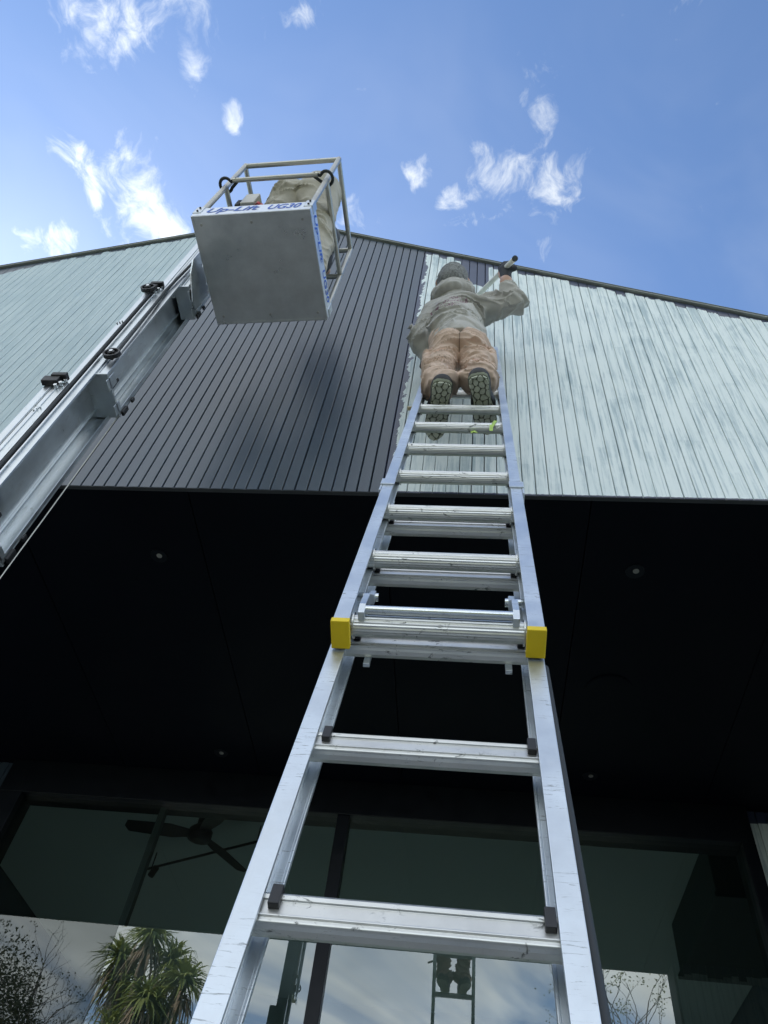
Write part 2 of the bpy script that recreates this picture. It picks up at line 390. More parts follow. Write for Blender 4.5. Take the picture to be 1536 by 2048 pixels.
class MB:
    def __init__(s): s.v = []; s.f = []; s.sm = []; s.mi = []
    def add(s, vs_, fs, sm=False, mi=0):
        b = len(s.v); s.v += [tuple(x) for x in vs_]
        for f in fs: s.f.append(tuple(i+b for i in f)); s.sm.append(sm); s.mi.append(mi)
    def box(s, lo, hi, mi=0):
        x0, y0, z0 = lo; x1, y1, z1 = hi
        s.add([(x0,y0,z0),(x1,y0,z0),(x1,y1,z0),(x0,y1,z0),(x0,y0,z1),(x1,y0,z1),(x1,y1,z1),(x0,y1,z1)],
              [(0,3,2,1),(4,5,6,7),(0,1,5,4),(1,2,6,5),(2,3,7,6),(3,0,4,7)], mi=mi); return s
    def fbox(s, T, lo, hi, mi=0):
        """box in a local frame; T maps (u,v,w) to world"""
        b = len(s.v); MB.box(s, lo, hi, mi)
        s.v[b:] = [tuple(T(*p)) for p in s.v[b:]]; return s
    def prism(s, T, prof, u0, u1, mi=0, sm=False):
        """closed profile of (v,w) points swept along u from u0 to u1"""
        n = len(prof)
        vs_ = [T(u0, v, w) for v, w in prof] + [T(u1, v, w) for v, w in prof]
        s.add(vs_, [(i, (i+1) % n, n+(i+1) % n, n+i) for i in range(n)], sm, mi)
        s.add(vs_, [tuple(range(n))[::-1], tuple(range(n, 2*n))], False, mi); return s
    def tube(s, pts, r, n=12, cap=True, mi=0, sm=True, rs=None):
        pts = [Vector(p) for p in pts]; rings = []; up = None
        for i, p in enumerate(pts):
            d = (pts[min(i+1, len(pts)-1)] - pts[max(i-1, 0)]).normalized()
            if up is None:
                a = Vector((0, 0, 1)) if abs(d.z) < .9 else Vector((1, 0, 0)); up = d.cross(a).normalized()
            up = (up - d*up.dot(d)).normalized(); w = d.cross(up)
            rr = rs[i] if rs else r
            rings.append([p + (up*math.cos(2*math.pi*k/n) + w*math.sin(2*math.pi*k/n))*rr for k in range(n)])
        vs_ = [v for rg in rings for v in rg]
        s.add(vs_, [(i*n+k, i*n+(k+1) % n, (i+1)*n+(k+1) % n, (i+1)*n+k) for i in range(len(pts)-1) for k in range(n)], sm, mi)
        if cap:
            s.add(rings[0], [tuple(range(n))[::-1]], False, mi); s.add(rings[-1], [tuple(range(n))], False, mi)
        return s
    def build(s, name, mat, parent=None, bevel=0):
        me = bpy.data.meshes.new(name); me.from_pydata(s.v, [], s.f); me.update()
        me.polygons.foreach_set('use_smooth', s.sm); me.polygons.foreach_set('material_index', s.mi)
        import bmesh
        bm = bmesh.new(); bm.from_mesh(me); bmesh.ops.recalc_face_normals(bm, faces=bm.faces); bm.to_mesh(me); bm.free()
        o = link(name, me, mat, parent)
        if bevel:
            bv = o.modifiers.new('bevel', 'BEVEL'); bv.width = bevel; bv.segments = 2; bv.limit_method = 'ANGLE'; bv.angle_limit = R_(50)
        return o
I3 = lambda u, v, w: (u, v, w)

# ------------------------------------------------------------------ ground
g = MB(); g.add([(-400,-400,GROUND),(400,-400,GROUND),(400,400,GROUND),(-400,400,GROUND)], [(0,1,2,3)])
tag(g.build('ground', M['lawn']), kind='structure')
g = MB(); g.box((-7, -2.6, GROUND-.1), (6, 4.40, GROUND+.03))
tag(g.build('pavement', M['paving']), kind='structure')

# ------------------------------------------------------------------ house
house = empty('house', 'dark gabled house with vertical boards, the gable part repainted, part in patchy pale primer', 'house', (-1.0, 4.5, GROUND))
XL, XR, YB = -4.75, 2.95, 10.6           # outer extents
rng = random.Random(4)
# backing of the gable and its boards, each one piece
gb = MB()
gb.add([(XL, WY+.022, ZE+.034), (XR, WY+.022, ZE+.034), (XR, WY+.022, roofz(XR)-.02), (RX, WY+.022, RZ-.02), (XL, WY+.022, roofz(XL)-.02),
        (XL, WY+.10, ZE+.034), (XR, WY+.10, ZE+.034), (XR, WY+.10, roofz(XR)-.02), (RX, WY+.10, RZ-.02), (XL, WY+.10, roofz(XL)-.02)],
       [(0,1,2,3,4), (9,8,7,6,5), (0,5,6,1), (1,6,7,2), (2,7,8,3), (3,8,9,4), (4,9,5,0)])
gable = gb.build('gable_wall', M['seal'], house)
x0g = -1.85922
k0 = math.ceil((XL+.01-x0g)/PITCH); k1 = math.floor((XR-.01-x0g)/PITCH)
def board_mesh(name, xa, xb, za, zbL, zbR, yf, mat, parent, ch=.0022, th=.021):
    # front face at yf (facing -Y), chamfered long edges, sloping top
    dy1 = rng.uniform(-.0007, .0007); dy2 = rng.uniform(-.0007, .0007)
    prof = [(xa, yf+ch), (xa+ch, yf+dy1), (xb-ch, yf+dy2), (xb, yf+ch), (xb, yf+th), (xa, yf+th)]
    n = len(prof); zt = lambda x: zbL + (zbR-zbL)*(x-xa)/(xb-xa)
    vs_ = [(x, y, za) for x, y in prof] + [(x, y, zt(x)) for x, y in prof]
    fs = [(i, (i+1) % n, n+(i+1) % n, n+i) for i in range(n)] + [tuple(range(n))[::-1], tuple(range(n, 2*n))]
    m = MB(); m.add(vs_, fs); return m.build(name, mat, parent)
for k in range(k0, k1):
    xa, xb = x0g + k*PITCH, x0g + (k+1)*PITCH
    pale_side = xa > -.40 or xb < -2.2
    gp = rng.choice((.0010, .0015, .0019, .0024)) if pale_side else .0030
    board_mesh('board', xa+gp, xb-gp, ZE, roofz(xa+gp)-.012, roofz(xb-gp)-.012, WY, M['board'], gable)
# thin drip trim along the foot of the boards
tr = MB(); tr.box((XL, WY+.002, ZE-.0035), (XR, WY+.0215, ZE-.0008))
tr.build('drip_trim', M['roof'], gable)

# roof: two slabs with a flashing along each verge
def slab(xa, xb, y0, y1, th, lift):
    za, zb = roofz(xa)+lift, roofz(xb)+lift
    m = MB()
    m.add([(xa,y0,za),(xb,y0,zb),(xb,y1,zb),(xa,y1,za),(xa,y0,za+th),(xb,y0,zb+th),(xb,y1,zb+th),(xa,y1,za+th)],
          [(0,3,2,1),(4,5,6,7),(0,1,5,4),(1,2,6,5),(2,3,7,6),(3,0,4,7)]); return m
roof = slab(-6.2, RX, WY+.03, YB, .09, -.012)
r2 = slab(RX, 4.6, WY+.03, YB, .09, -.012); roof.add(r2.v, r2.f)
roof = roof.build('roof', M['roof'], house)
for xa, xb in ((-6.2, RX), (RX, 4.6)):
    fl = slab(xa, xb, WY-.020, WY+.028, .018, -.004)
    fl.build('verge_flashing', M['flash'], roof, bevel=.004)
    cp = slab(xa, xb, WY-.024, WY+.06, .006, .0145)
    cp.build('verge_cap', M['flash'], roof, bevel=.003)

# soffit: joists' sheet and panels with open joints
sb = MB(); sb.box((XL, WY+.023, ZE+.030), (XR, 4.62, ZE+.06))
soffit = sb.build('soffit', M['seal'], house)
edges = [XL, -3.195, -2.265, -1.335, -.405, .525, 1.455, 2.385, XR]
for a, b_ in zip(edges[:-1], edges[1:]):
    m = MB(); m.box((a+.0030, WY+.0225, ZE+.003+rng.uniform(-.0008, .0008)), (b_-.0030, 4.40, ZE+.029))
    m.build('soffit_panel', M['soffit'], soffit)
for px, py, rr in ((.77, 2.505, .034), (-1.573, 2.505, .034), (.748, 4.178, .034), (-1.56, 4.178, .034)):
    m = MB(); m.tube([(px, py, ZE+.006), (px, py, ZE-.002)], rr+.010, 28)
    m.tube([(px+.004, py-.004, ZE-.0015), (px+.004, py-.004, ZE-.004)], rr*.42, 20, mi=1)
    m.build('downlight', [M['frame'], M['lens']], soffit)
m = MB(); m.tube([(.756, 3.372, ZE+.006), (.756, 3.372, ZE-.004)], .125, 48); m.tube([(.756, 3.372, ZE-.0035), (.756, 3.372, ZE-.006)], .117, 48, mi=1)
m.build('ceiling_speaker', [M['soffit'], M['soffit']], soffit)

# glazing set back under the soffit
GY, GT = 4.455, 2.565
m = MB()
m.box((-3.05, GY-.05, GT), (1.70, GY+.12, ZE+.012))                    # head
m.box((-3.05, GY-.05, GROUND), (-2.885, GY+.12, GT))                   # jambs
m.box((1.625, GY-.05, GROUND), (1.70, GY+.12, GT))
m.box((-2.885, GY-.05, GROUND), (1.625, GY+.12, GROUND+.08))           # sill
window = m.build('window', M['frame'], house, bevel=.004)
m = MB(); m.box((-.79, GY-.035, GROUND+.08), (-.715, GY+.06, GT)); m.build('mullion', M['frame'], window, bevel=.003)
m = MB(); m.box((-1.955, GY+.020, GROUND+.08), (-1.915, GY+.07, GT)); m.build('mullion', M['interior_dark'], window, bevel=.003)
for a, b_, gm in ((-2.885, -1.940, 'screen'), (-1.938, -.79, 'glass'), (-.715, 1.625, 'glass')):
    # one reflecting sheet per pane
    me = bpy.data.meshes.new('pane'); me.from_pydata([(a, GY, GROUND+.08), (b_, GY, GROUND+.08), (b_, GY, GT), (a, GY, GT)], [], [(0,1,2,3)])
    link('pane', me, M[gm], window)

# walls either side of the glass, the pier at the right end of the gable, and the shell of the house
def shell(name, lo, hi, mat, parent=house): return MB().box(lo, hi).build(name, mat, parent)
wr = shell('wall', (1.701, GY+.025, GROUND), (XR, GY+.14, ZE+.012), M['seal'])
for k in range(20):
    a = 1.706 + k*.0605
    if a+.06 > XR: break
    board_mesh('board', a, a+.0560, GROUND+.05, ZE+.008, ZE+.008, GY+.002, M['board_pale'], wr)
wl = shell('wall', (XL, GY+.025, GROUND), (-3.051, GY+.14, ZE+.012), M['seal'])
for k in range(29):
    a = XL+.003 + k*.0585
    board_mesh('board', a, a+.0545, GROUND+.05, ZE+.008, ZE+.008, GY+.002, M['board_dark'], wl)
pr_ = shell('pier', (1.665, WY+.024, GROUND), (XR, 2.275, ZE+.010), M['seal'])
for k in range(22):                                  # faces the glass
    a = 1.668 + k*.0583
    if a+.055 > XR: break
    m = MB(); m.box((a, 2.276, GROUND+.05), (a+.0545, 2.296, ZE+.008)); m.build('board', M['board_pale'], pr_)
for k in range(4):                                   # its narrow inner side
    a = 2.086 + k*.0525
    m = MB(); m.box((1.645, a, GROUND+.05), (1.664, a+.0480, ZE+.008)); m.build('board', M['seal'], pr_)
for k in range(22):
    a = 1.668 + k*.0583
    if a+.055 > XR: break
    board_mesh('board', a, a+.0545, GROUND+.05, ZE-.008, ZE-.008, WY, M['board_pale'], pr_)
shell('side_wall', (XL-.15, WY+.10, GROUND), (XL-.01, YB, roofz(XL)-.10), M['board_dark'])
shell('side_wall', (XR+.01, WY+.10, GROUND), (XR+.15, YB, roofz(XR+.15)-.10), M['board_dark'])
shell('rear_wall', (XL, YB-.2, 1.1), (XR, YB-.05, 6.2), M['board_dark'])  # unseen opening left below this piece, added so daylight brightens the room
shell('rear_wall', (XL, YB-.2, GROUND), (-3.9, YB-.05, 1.099), M['board_dark'])
shell('rear_wall', (2.1, YB-.2, GROUND), (XR, YB-.05, 1.099), M['board_dark'])
# interior seen dimly through the glass
shell('interior_ceiling', (XL, GY+.15, 3.55), (XR, YB-.21, 3.62), M['interior'])
shell('interior_wall', (XL, YB-.30, 1.1), (XR, YB-.205, 3.549), M['interior'])
shell('interior_lintel', (XL, GY+.145, ZE+.02), (XR, GY+.20, 3.549), M['interior'])
shell('interior_floor', (XL, GY+.13, GROUND-.02), (XR, YB-.31, GROUND+.05), M['floor_in'])
settle(house)

# ceiling fan, track light and hanging bulkhead inside the room
fan = empty('ceiling_fan', 'black ceiling fan hanging inside the room behind the glass', 'ceiling fan', (-2.20, 6.0, 3.55))
FH = Vector((-2.20, 6.0, 3.22))
m = MB(); m.tube([(-2.20, 6.0, 3.549), (-2.20, 6.0, 3.50)], .06, 20); m.build('ceiling_rose', M['fan'], fan)
m = MB(); m.tube([(-2.20, 6.0, 3.51), (-2.20, 6.0, 3.26)], .05, 16); m.build('stem', M['fan'], fan)
m = MB(); m.tube([FH+Vector((0, 0, .07)), FH+Vector((0, 0, .03)), FH-Vector((0, 0, .04)), FH-Vector((0, 0, .06))], .1, 24, rs=[.06, .10, .10, .05]); m.build('motor', M['fan'], fan)
for a in (185, 305, 65):
    m = MB(); ca, sa = math.cos(R_(a)), math.sin(R_(a))
    T = lambda u, v, w: FH + Vector((ca*u - sa*v, sa*u + ca*v, w + .22*v))
    m.add([T(.08, -.04, 0), T(.25, -.075, 0), T(.62, -.06, 0), T(.65, 0, 0), T(.62, .06, 0), T(.25, .075, 0), T(.08, .04, 0),
           T(.08, -.04, .008), T(.25, -.075, .008), T(.62, -.06, .008), T(.65, 0, .008), T(.62, .06, .008), T(.25, .075, .008), T(.08, .04, .008)],
          [(0,1,2,3,4,5,6), (13,12,11,10,9,8,7)] + [(i, (i+1) % 7, 7+(i+1) % 7, 7+i) for i in range(7)])
    m.build('blade', M['fan'], fan)
settle(fan)
trk = empty('track_light', 'thin black lighting rail with a small spot inside the room', 'track light', (-2.2, 6.6, 3.5))
m = MB(); m.tube([(-3.0, 7.05, 3.40), (-1.75, 6.35, 3.40)], .012, 8); m.build('rail', M['fan'], trk)
for q in (.05, .95):
    x, y = -3.0+1.25*q, 7.05-.7*q
    m = MB(); m.tube([(x, y, 3.549), (x, y, 3.40)], .006, 8); m.build('hanger', M['fan'], trk)
m = MB(); m.tube([(-2.88, 6.98, 3.39), (-2.90, 6.96, 3.30)], .03, 14); m.build('spot', M['fan'], trk)
settle(trk)
bh = MB(); bh.box((1.95, 6.1, 3.10), (2.70, 7.6, 3.549)); bh.box((1.93, 6.08, 3.08), (2.72, 7.62, 3.12))
tag(bh.build('bulkhead', M['interior_dark'], bevel=.006), 'dark boxed bulkhead under the ceiling behind the right pane', 'bulkhead')

# ------------------------------------------------------------------ lift
lift = empty('personnel_lift', 'aluminium mast lift with a railed work basket raised to the ridge', 'lift', (-1.53, 1.45, GROUND))
def channel(name, xa, xb, ya, yb, za, zb, th=.006, web=None, lip=.018):
    m = MB()
    xw = web if web is not None else xa
    m.box((xw, ya, za), (xw+th, yb, zb))                         # web facing the basket side
    m.box((xa, ya, za), (xb, ya+th, zb))                         # front plate
    m.box((xa, yb-th, za), (xb, yb, zb))                         # rear plate
    m.box((xb-.005, ya+th, za), (xb, ya+th+lip*.4, zb))          # lips
    m.box((xb-.005, yb-th-lip, za), (xb, yb-th, zb))
    m.box((xw+th, yb-.055, za), (xw+th+.012, yb-.047, zb))       # guide rib in the web
    for q in (.32, .62):                                        # shallow ribs of the extrusion on the front plate
        x = xa + (xb-xa)*q
        m.box((x, ya-.004, za), (x+.005, ya, zb))
    return m.build(name, M['alu_lift'], lift, bevel=.0012)
s1 = channel('mast_section', -1.865, -1.765, 1.541, 1.815, GROUND+.22, 2.83, web=-1.825)
s2 = channel('mast_section', -1.805, -1.700, 1.556, 1.800, 1.93, 3.90, web=-1.765)
s3 = channel('mast_section', -1.765, -1.652, 1.566, 1.786, 2.96, 5.02, web=-1.712)
s4 = channel('mast_section', -1.690, -1.610, 1.580, 1.770, 4.02, 5.10, web=-1.655)
# hoses and chain running up the front, cable behind
m = MB(); m.tube([(-1.757, 1.548, 1.2), (-1.757, 1.548, 3.84)], .0075, 8); m.build('hose', M['rubber'], lift)
m = MB(); m.tube([(-1.735, 1.549, 2.0), (-1.735, 1.549, 3.84)], .004, 8); m.build('hose', M['chrome'], lift)
m = MB(); m.tube([(-1.672, 1.552, 3.08), (-1.676, 1.551, 3.4), (-1.690, 1.553, 3.9), (-1.668, 1.552, 4.3)], .008, 8); m.build('hose', M['rubber'], lift)
m = MB(); m.tube([(-1.70, 1.79, .6), (-1.690, 1.805, 1.0), (-1.668, 1.795, 1.65), (-1.664, 1.7935, 2.2), (-1.664, 1.793, 4.0)], .0028, 8); m.build('cable', M['rail'], lift)
def pulley(x, y, z, r, parent):
    m = MB(); n = 28
    for a, b_, q0, q1 in ((r, r*.78, -.010, .010), (r*.35, .0, -.012, .012)):
        vs_ = []
        for k in range(n):
            t = 2*math.pi*k/n; cx, cz = math.cos(t), math.sin(t)
            vs_ += [(x+a*cx, y+q0, z+a*cz), (x+a*cx, y+q1, z+a*cz), (x+b_*cx, y+q1, z+b_*cz), (x+b_*cx, y+q0, z+b_*cz)]
        fs = [(4*k+j, 4*k+(j+1) % 4, 4*((k+1) % n)+(j+1) % 4, 4*((k+1) % n)+j) for k in range(n) for j in range(4)]
        m.add(vs_, fs)
    for k in range(5):
        t = 2*math.pi*k/5+.3; d = Vector((math.cos(t), 0, math.sin(t))); pq = Vector((x, y, z))
        m.tube([pq+d*r*.25, pq+d*r*.85], .006, 6)
    m.tube([(x, y-.018, z), (x, y-.010, z)], .009, 10, mi=1)
    return m.build('pulley', [M['black'], M['chrome']], parent)
pulley(-1.675, 1.535, 3.10, .040, s3); pulley(-1.770, 1.524, 3.86, .040, s2)
def headclip(x0, y0, z0, parent):
    m = MB()
    m.box((x0-.055, y0-.028, z0-.01), (x0+.02, y0+.0, z0+.035)); m.box((x0-.025, y0-.034, z0+.03), (x0+.045, y0+.0, z0+.055))
    m.build('head_clip', M['black'], parent, bevel=.003)
    m = MB()
    for q in (.0, .022, .044): m.tube([(x0+.02+q*.6, y0-.02, z0-.03+q), (x0+.02+q*.6, y0-.002, z0-.03+q)], .008, 10)
    m.build('bolt', M['chrome'], parent)
headclip(-1.82, 1.541, 2.81, s1); headclip(-1.76, 1.556, 3.90, s2)
for sx, sz in ((-1.775, 3.45), (-1.80, 2.60), (-1.80, 2.20)):
    m = MB()
    for q in (-.009, .0, .009): m.tube([(sx+q, 1.546, sz+q*1.3), (sx+q, 1.532, sz+q*1.3)], .004, 6)
    m.build('rivet', M['chrome'], s2)
def footbracket(xa, xb, ya, yb, z, parent):
    m = MB()
    m.box((xa, ya-.004, z-.008), (xb+.006, yb+.004, z+.004))                # end plate
    m.box((xb, ya+.02, z-.03), (xb+.006, ya+.075, z+.06)); m.box((xb, yb-.07, z-.035), (xb+.006, yb-.02, z+.03))
    m.box((xa-.05, ya+.03, z-.02), (xa, ya+.06, z+.07))
    m.build('end_bracket', M['alu_lift'], parent, bevel=.002)
    m = MB(); m.box((xb-.026, (ya+yb)/2-.02, z+.05), (xb-.020, (ya+yb)/2-.006, z+.13)); m.build('slot', M['black'], parent)
    m = MB(); m.box((xb+.001, yb-.012, z+.02), (xb+.014, yb+.012, z+.08)); m.box((xb+.001, yb-.008, z+.14), (xb+.012, yb+.01, z+.17)); m.build('wear_pad', M['black'], parent, bevel=.003)
footbracket(-1.765, -1.652, 1.566, 1.786, 2.96, s3); footbracket(-1.805, -1.700, 1.556, 1.800, 1.93, s2); footbracket(-1.690, -1.610, 1.580, 1.770, 4.02, s4)
# basket
BA = [Vector((-1.582, 1.254, 0)), Vector((-.909, 1.227, 0)), Vector((-.875, 1.862, 0)), Vector((-1.548, 1.889, 0))]
ex = (BA[1]-BA[0]).normalized(); ey = (BA[3]-BA[0]).normalized(); bw = (BA[1]-BA[0]).length; bd = (BA[3]-BA[0]).length
ZB = 4.2
BT = lambda u, v, w: BA[0] + ex*u + ey*v + Vector((0, 0, ZB+w))
m = MB(); m.fbox(BT, (0, 0, 0), (bw, bd, .004)); m.fbox(BT, (.02, .02, .004), (bw-.02, bd-.02, .03))
basket = m.build('basket', M['sheet'], lift, bevel=.0015)
KH = .135
for lo, hi in (((0, 0, -.0022), (bw, .014, -.0002)), ((0, bd-.014, -.0022), (bw, bd, -.0002)), ((0, .0145, -.0022), (.014, bd-.0145, -.0002)), ((bw-.014, .0145, -.0022), (bw, bd-.0145, -.0002))):
    m = MB(); m.fbox(BT, lo, hi); m.build('hem', M['sheet'], basket, bevel=.0008)
for u, v in ((.05, .05), (bw-.05, .05), (.05, bd-.05), (bw-.05, bd-.05), (bw/2, .05), (bw/2, bd-.05)):
    m = MB(); m.tube([BT(u, v, -.004), BT(u, v, 0)], .0075, 8); m.build('screw', M['rail'], basket)
for nm, lo, hi in (('f', (0, -.0015, .0045), (bw, .002, KH)), ('r', (bw-.002, .0025, .0045), (bw+.0015, bd-.0025, KH)),
                   ('b', (0, bd-.002, .0045), (bw, bd+.0015, KH)), ('l', (-.0015, .0025, .0045), (.002, bd-.0025, KH))):
    m = MB(); m.fbox(BT, lo, hi); m.build('kickplate', M['plate'], basket, bevel=.0008)
RT = .0165; TH, MH = 1.13, .64
c4 = [(.02, .02), (bw-.02, .02), (bw-.02, bd-.02), (.02, bd-.02)]
for i, (u, v) in enumerate(c4):
    m = MB(); m.tube([BT(u, v, .02), BT(u, v, TH)], RT, 14); m.build('post', M['rail'], basket)
    m = MB(); m.fbox(BT, (u-.026, v-.026, .05), (u+.026, v+.026, .15)); m.build('post_bracket', M['alu_lift'], basket, bevel=.004)
    for q in (.07, .125):
        m = MB(); s_ = -1 if v < .3 else 1
        m.tube([BT(u, v+s_*.026, q), BT(u, v+s_*.033, q)], .006, 8); m.build('bolt', M['black'], basket)
for i in range(4):
    a, b_ = c4[i], c4[(i+1) % 4]
    m = MB(); m.tube([BT(*a, TH), BT(*b_, TH)], RT, 14); m.build('top_rail', M['rail'], basket)
    if i == 0: continue
    m = MB(); m.tube([BT(*a, MH), BT(*b_, MH)], RT, 14); m.build('mid_rail', M['rail'], basket)
for u, v in c4:
    m = MB(); m.tube([BT(u, v, TH-.001), BT(u, v, TH+.0155)], RT*1.02, 14); m.build('rail_elbow', M['rail'], basket)
# sliding drop bar at the open side, held by rubber rings
m = MB(); m.tube([BT(.07, -.012, MH+.015), BT(bw-.07, -.012, MH+.015)], .015, 14); m.build('drop_bar', M['rail'], basket)
for u, sg in ((.02, 1), (bw-.02, -1)):
    pts = []
    for k in range(19):
        t = R_(25 + 310*k/18)
        pts.append(BT(u + sg*.042*math.cos(t)*.9, .012 + .042*math.sin(t), MH+.015))
    pts = [BT(u+sg*.075, -.012+.008, MH+.015)] + pts + [BT(u+sg*.075, -.012-.008, MH+.015)]
    m = MB(); m.tube(pts, .0100, 8); m.build('rubber_ring', M['rubber'], basket)
# control box on the side rail
m = MB(); m.fbox(BT, (.105, .10, .58), (.195, .20, .76)); cb = m.build('control_box', M['rail'], basket, bevel=.006)
m = MB(); m.tube([BT(.215, .12, .575), BT(.215, .12, .61)], .013, 14); m.tube([BT(.236, .13, .575), BT(.236, .13, .605)], .011, 14); m.build('stop_button', M['red'], basket)
m = MB(); m.fbox(BT, (.068, .11, .58), (.098, .14, .68)); m.build('bracket', M['rubber'], basket, bevel=.004)
# carriage plate carrying the basket
m = MB(); m.add([(-1.600, 1.47, 4.26), (-1.600, 1.72, 4.26), (-1.600, 1.72, 4.02), (-1.600, 1.66, 4.00), (-1.600, 1.52, 4.06), (-1.600, 1.47, 4.14),
                 (-1.592, 1.47, 4.26), (-1.592, 1.72, 4.26), (-1.592, 1.72, 4.02), (-1.592, 1.66, 4.00), (-1.592, 1.52, 4.06), (-1.592, 1.47, 4.14)],
                [(0,1,2,3,4,5), (11,10,9,8,7,6)] + [(i, (i+1) % 6, 6+(i+1) % 6, 6+i) for i in range(6)])
m.build('carriage_plate', M['alu_lift'], lift, bevel=.001)
# lettering on the kickplates
def lettering(txt, T, width, height, parent, mat):
    cu = bpy.data.curves.new('t', 'FONT'); cu.body = txt; cu.size = 1.0; cu.extrude = .0; cu.shear = .3; cu.offset = .018
    ob = bpy.data.objects.new('t', cu); C.objects.link(ob)
    dg = bpy.context.evaluated_depsgraph_get(); me = bpy.data.meshes.new_from_object(ob.evaluated_get(dg))
    C.objects.unlink(ob); bpy.data.objects.remove(ob)
    xs = [v.co.x for v in me.vertices]; ys = [v.co.y for v in me.vertices]
    x0_, x1_, y0_, y1_ = min(xs), max(xs), min(ys), max(ys)
    for v in me.vertices:
        a = (v.co.x-x0_)/(x1_-x0_)*width; b = (v.co.y-y0_)/(y1_-y0_)*height
        v.co = T(a, b)
    me.name = 'lettering'; me.materials.clear()
    return link('lettering', me, mat, parent)
lettering('Up-Lift', lambda a, b: BT(.075+a, -.003, .020+b), .30, .100, basket, M['blue'])
lettering('UG30', lambda a, b: BT(.425+a, -.003, .038+b), .185, .080, basket, M['blue'])
lettering('Up-Lift', lambda a, b: BT(bw+.003, .055+a, .034+b), .27, .085, basket, M['blue'])
lettering('UG30', lambda a, b: BT(bw+.003, .365+a, .050+b), .20, .070, basket, M['blue'])
LS = .87          # the lift stands closer to the ladder's plane than first laid out: sized and placed by its mirror image in the glass
def resize(o, k):
    o.data.transform(Matrix.Scale(k, 4))
    for md in o.modifiers:
        if md.type == 'BEVEL': md.width *= k
    for c_ in o.children: resize(c_, k)
for ob in lift.children: resize(ob, LS)
m = MB(); m.box((-1.623, 1.341, GROUND+.2), (-1.617, 1.579, GROUND+.5)); m.box((-1.6225, 1.3405, GROUND+.2), (-1.5355, 1.346, GROUND+.5)); m.build('mast_foot', M['alu_lift'], lift)
m = MB(); m.box((-1.83, 1.17, GROUND+.13), (-1.23, 1.69, GROUND+.24)); m.box((-1.80, 1.24, GROUND+.24), (-1.65, 1.64, GROUND+.75))
ch = m.build('chassis', M['rail'], lift, bevel=.01)
for x, y in ((-1.78, 1.15), (-1.28, 1.15), (-1.78, 1.71), (-1.28, 1.71)):
    m = MB(); m.tube([(x-.025, y, GROUND+.103), (x+.025, y, GROUND+.103)], .072, 20); m.build('wheel', M['rubber'], ch)
settle(lift)

# ------------------------------------------------------------------ ladder
LB = Vector((-.05490, .87424, .40490)); Ld = Vector((-.001959, .306130, .951988)); Le = Vector((.999985, .005388, .000325)); Ln = Vector((.005030, -.951974, .306136))
LT = lambda u, v, w: LB + Le*u + Ld*v + Ln*w
ladder = empty('extension_ladder', 'aluminium extension ladder with yellow end caps leaning against the gable', 'ladder', tuple(LT(0, (GROUND+.06-.40490)/.951988, 0)))
VG = (GROUND+.035-.4049)/.951988
VF0, VF = .528, 3.925                 # fly section ends
VB1 = 1.335                           # top of the base section
UI, UO = .1555, .1845
def LS_(u, v, w): return LB + Le*(u + u/.170*(.012 if u < 0 else .002)*max(0, .5-v)) + Ld*v + Ln*w
def stile(sg, v0, v1, w0, w1, name, lip):
    m = MB()
    def LT(u, v, w): return LB + Le*(u + (sg*(.012 if sg < 0 else .002)*max(0, .5-v) if lip else 0)) + Ld*v + Ln*w      # the base splays a little towards its feet
    a, b_ = (UI, UO) if sg > 0 else (-UO, -UI)
    m.fbox(LT, (a, v0, w1-.006), (b_, v1, w1))                  # front flange
    m.fbox(LT, (a, v0, w0), (b_, v1, w0+.006))                  # rear flange
    q = UO-.012; c, d = (q, q+.006) if sg > 0 else (-q-.006, -q)
    m.fbox(LT, (c, v0, w0+.006), (d, v1, w1-.006))              # web
    if lip:
        ia, ib = (UI-.004, UI) if sg > 0 else (-UI, -UI+.004)
        m.fbox(LT, (ia, v0, w0), (ib, v1, w0+.008))
        ia, ib = (UI+.012, UI+.016) if sg > 0 else (-UI-.016, -UI-.012)
        m.fbox(LT, (ia, v0, w0+.006), (ib, v1, w0+.016))
    return m.build(name, M['alu_stile'], ladder, bevel=.0012)
stiles = {}
for sg in (-1, 1):
    stiles['b', sg] = stile(sg, VG, VB1, -.052, .010, 'base_stile', True)
    stiles['f', sg] = stile(sg, VF0, VF, .012, .066, 'fly_stile', False)
    m = MB(); a, b_ = (UI-.002, UO+.002) if sg > 0 else (-UO-.002, -UI+.002)
    m.fbox(LT, (a, VF0-.004, .0135), (b_, VF0+.010, .069)); m.build('end_cap', M['yellow'], ladder, bevel=.0015)
    m = MB(); m.fbox(LT, (a-.002, VG-.035, -.056), (b_+.002, VG+.05, .014)); m.build('foot', M['rubber'], ladder, bevel=.004)
    # guide collar wrapping the fly at the head of the base section
    a, b_ = (UI-.003, UO+.006) if sg > 0 else (-UO-.006, -UI+.003)
    m = MB(); m.fbox(LT, (a, VB1-.035, .0665), (b_, VB1+.010, .0705))
    oa, ob_ = (UO+.001, UO+.006) if sg > 0 else (-UO-.006, -UO-.001)
    m.fbox(LT, (oa, VB1-.075, -.05), (ob_, VB1+.010, .0665)); m.build('guide_collar', M['alu_stile'], ladder, bevel=.001)
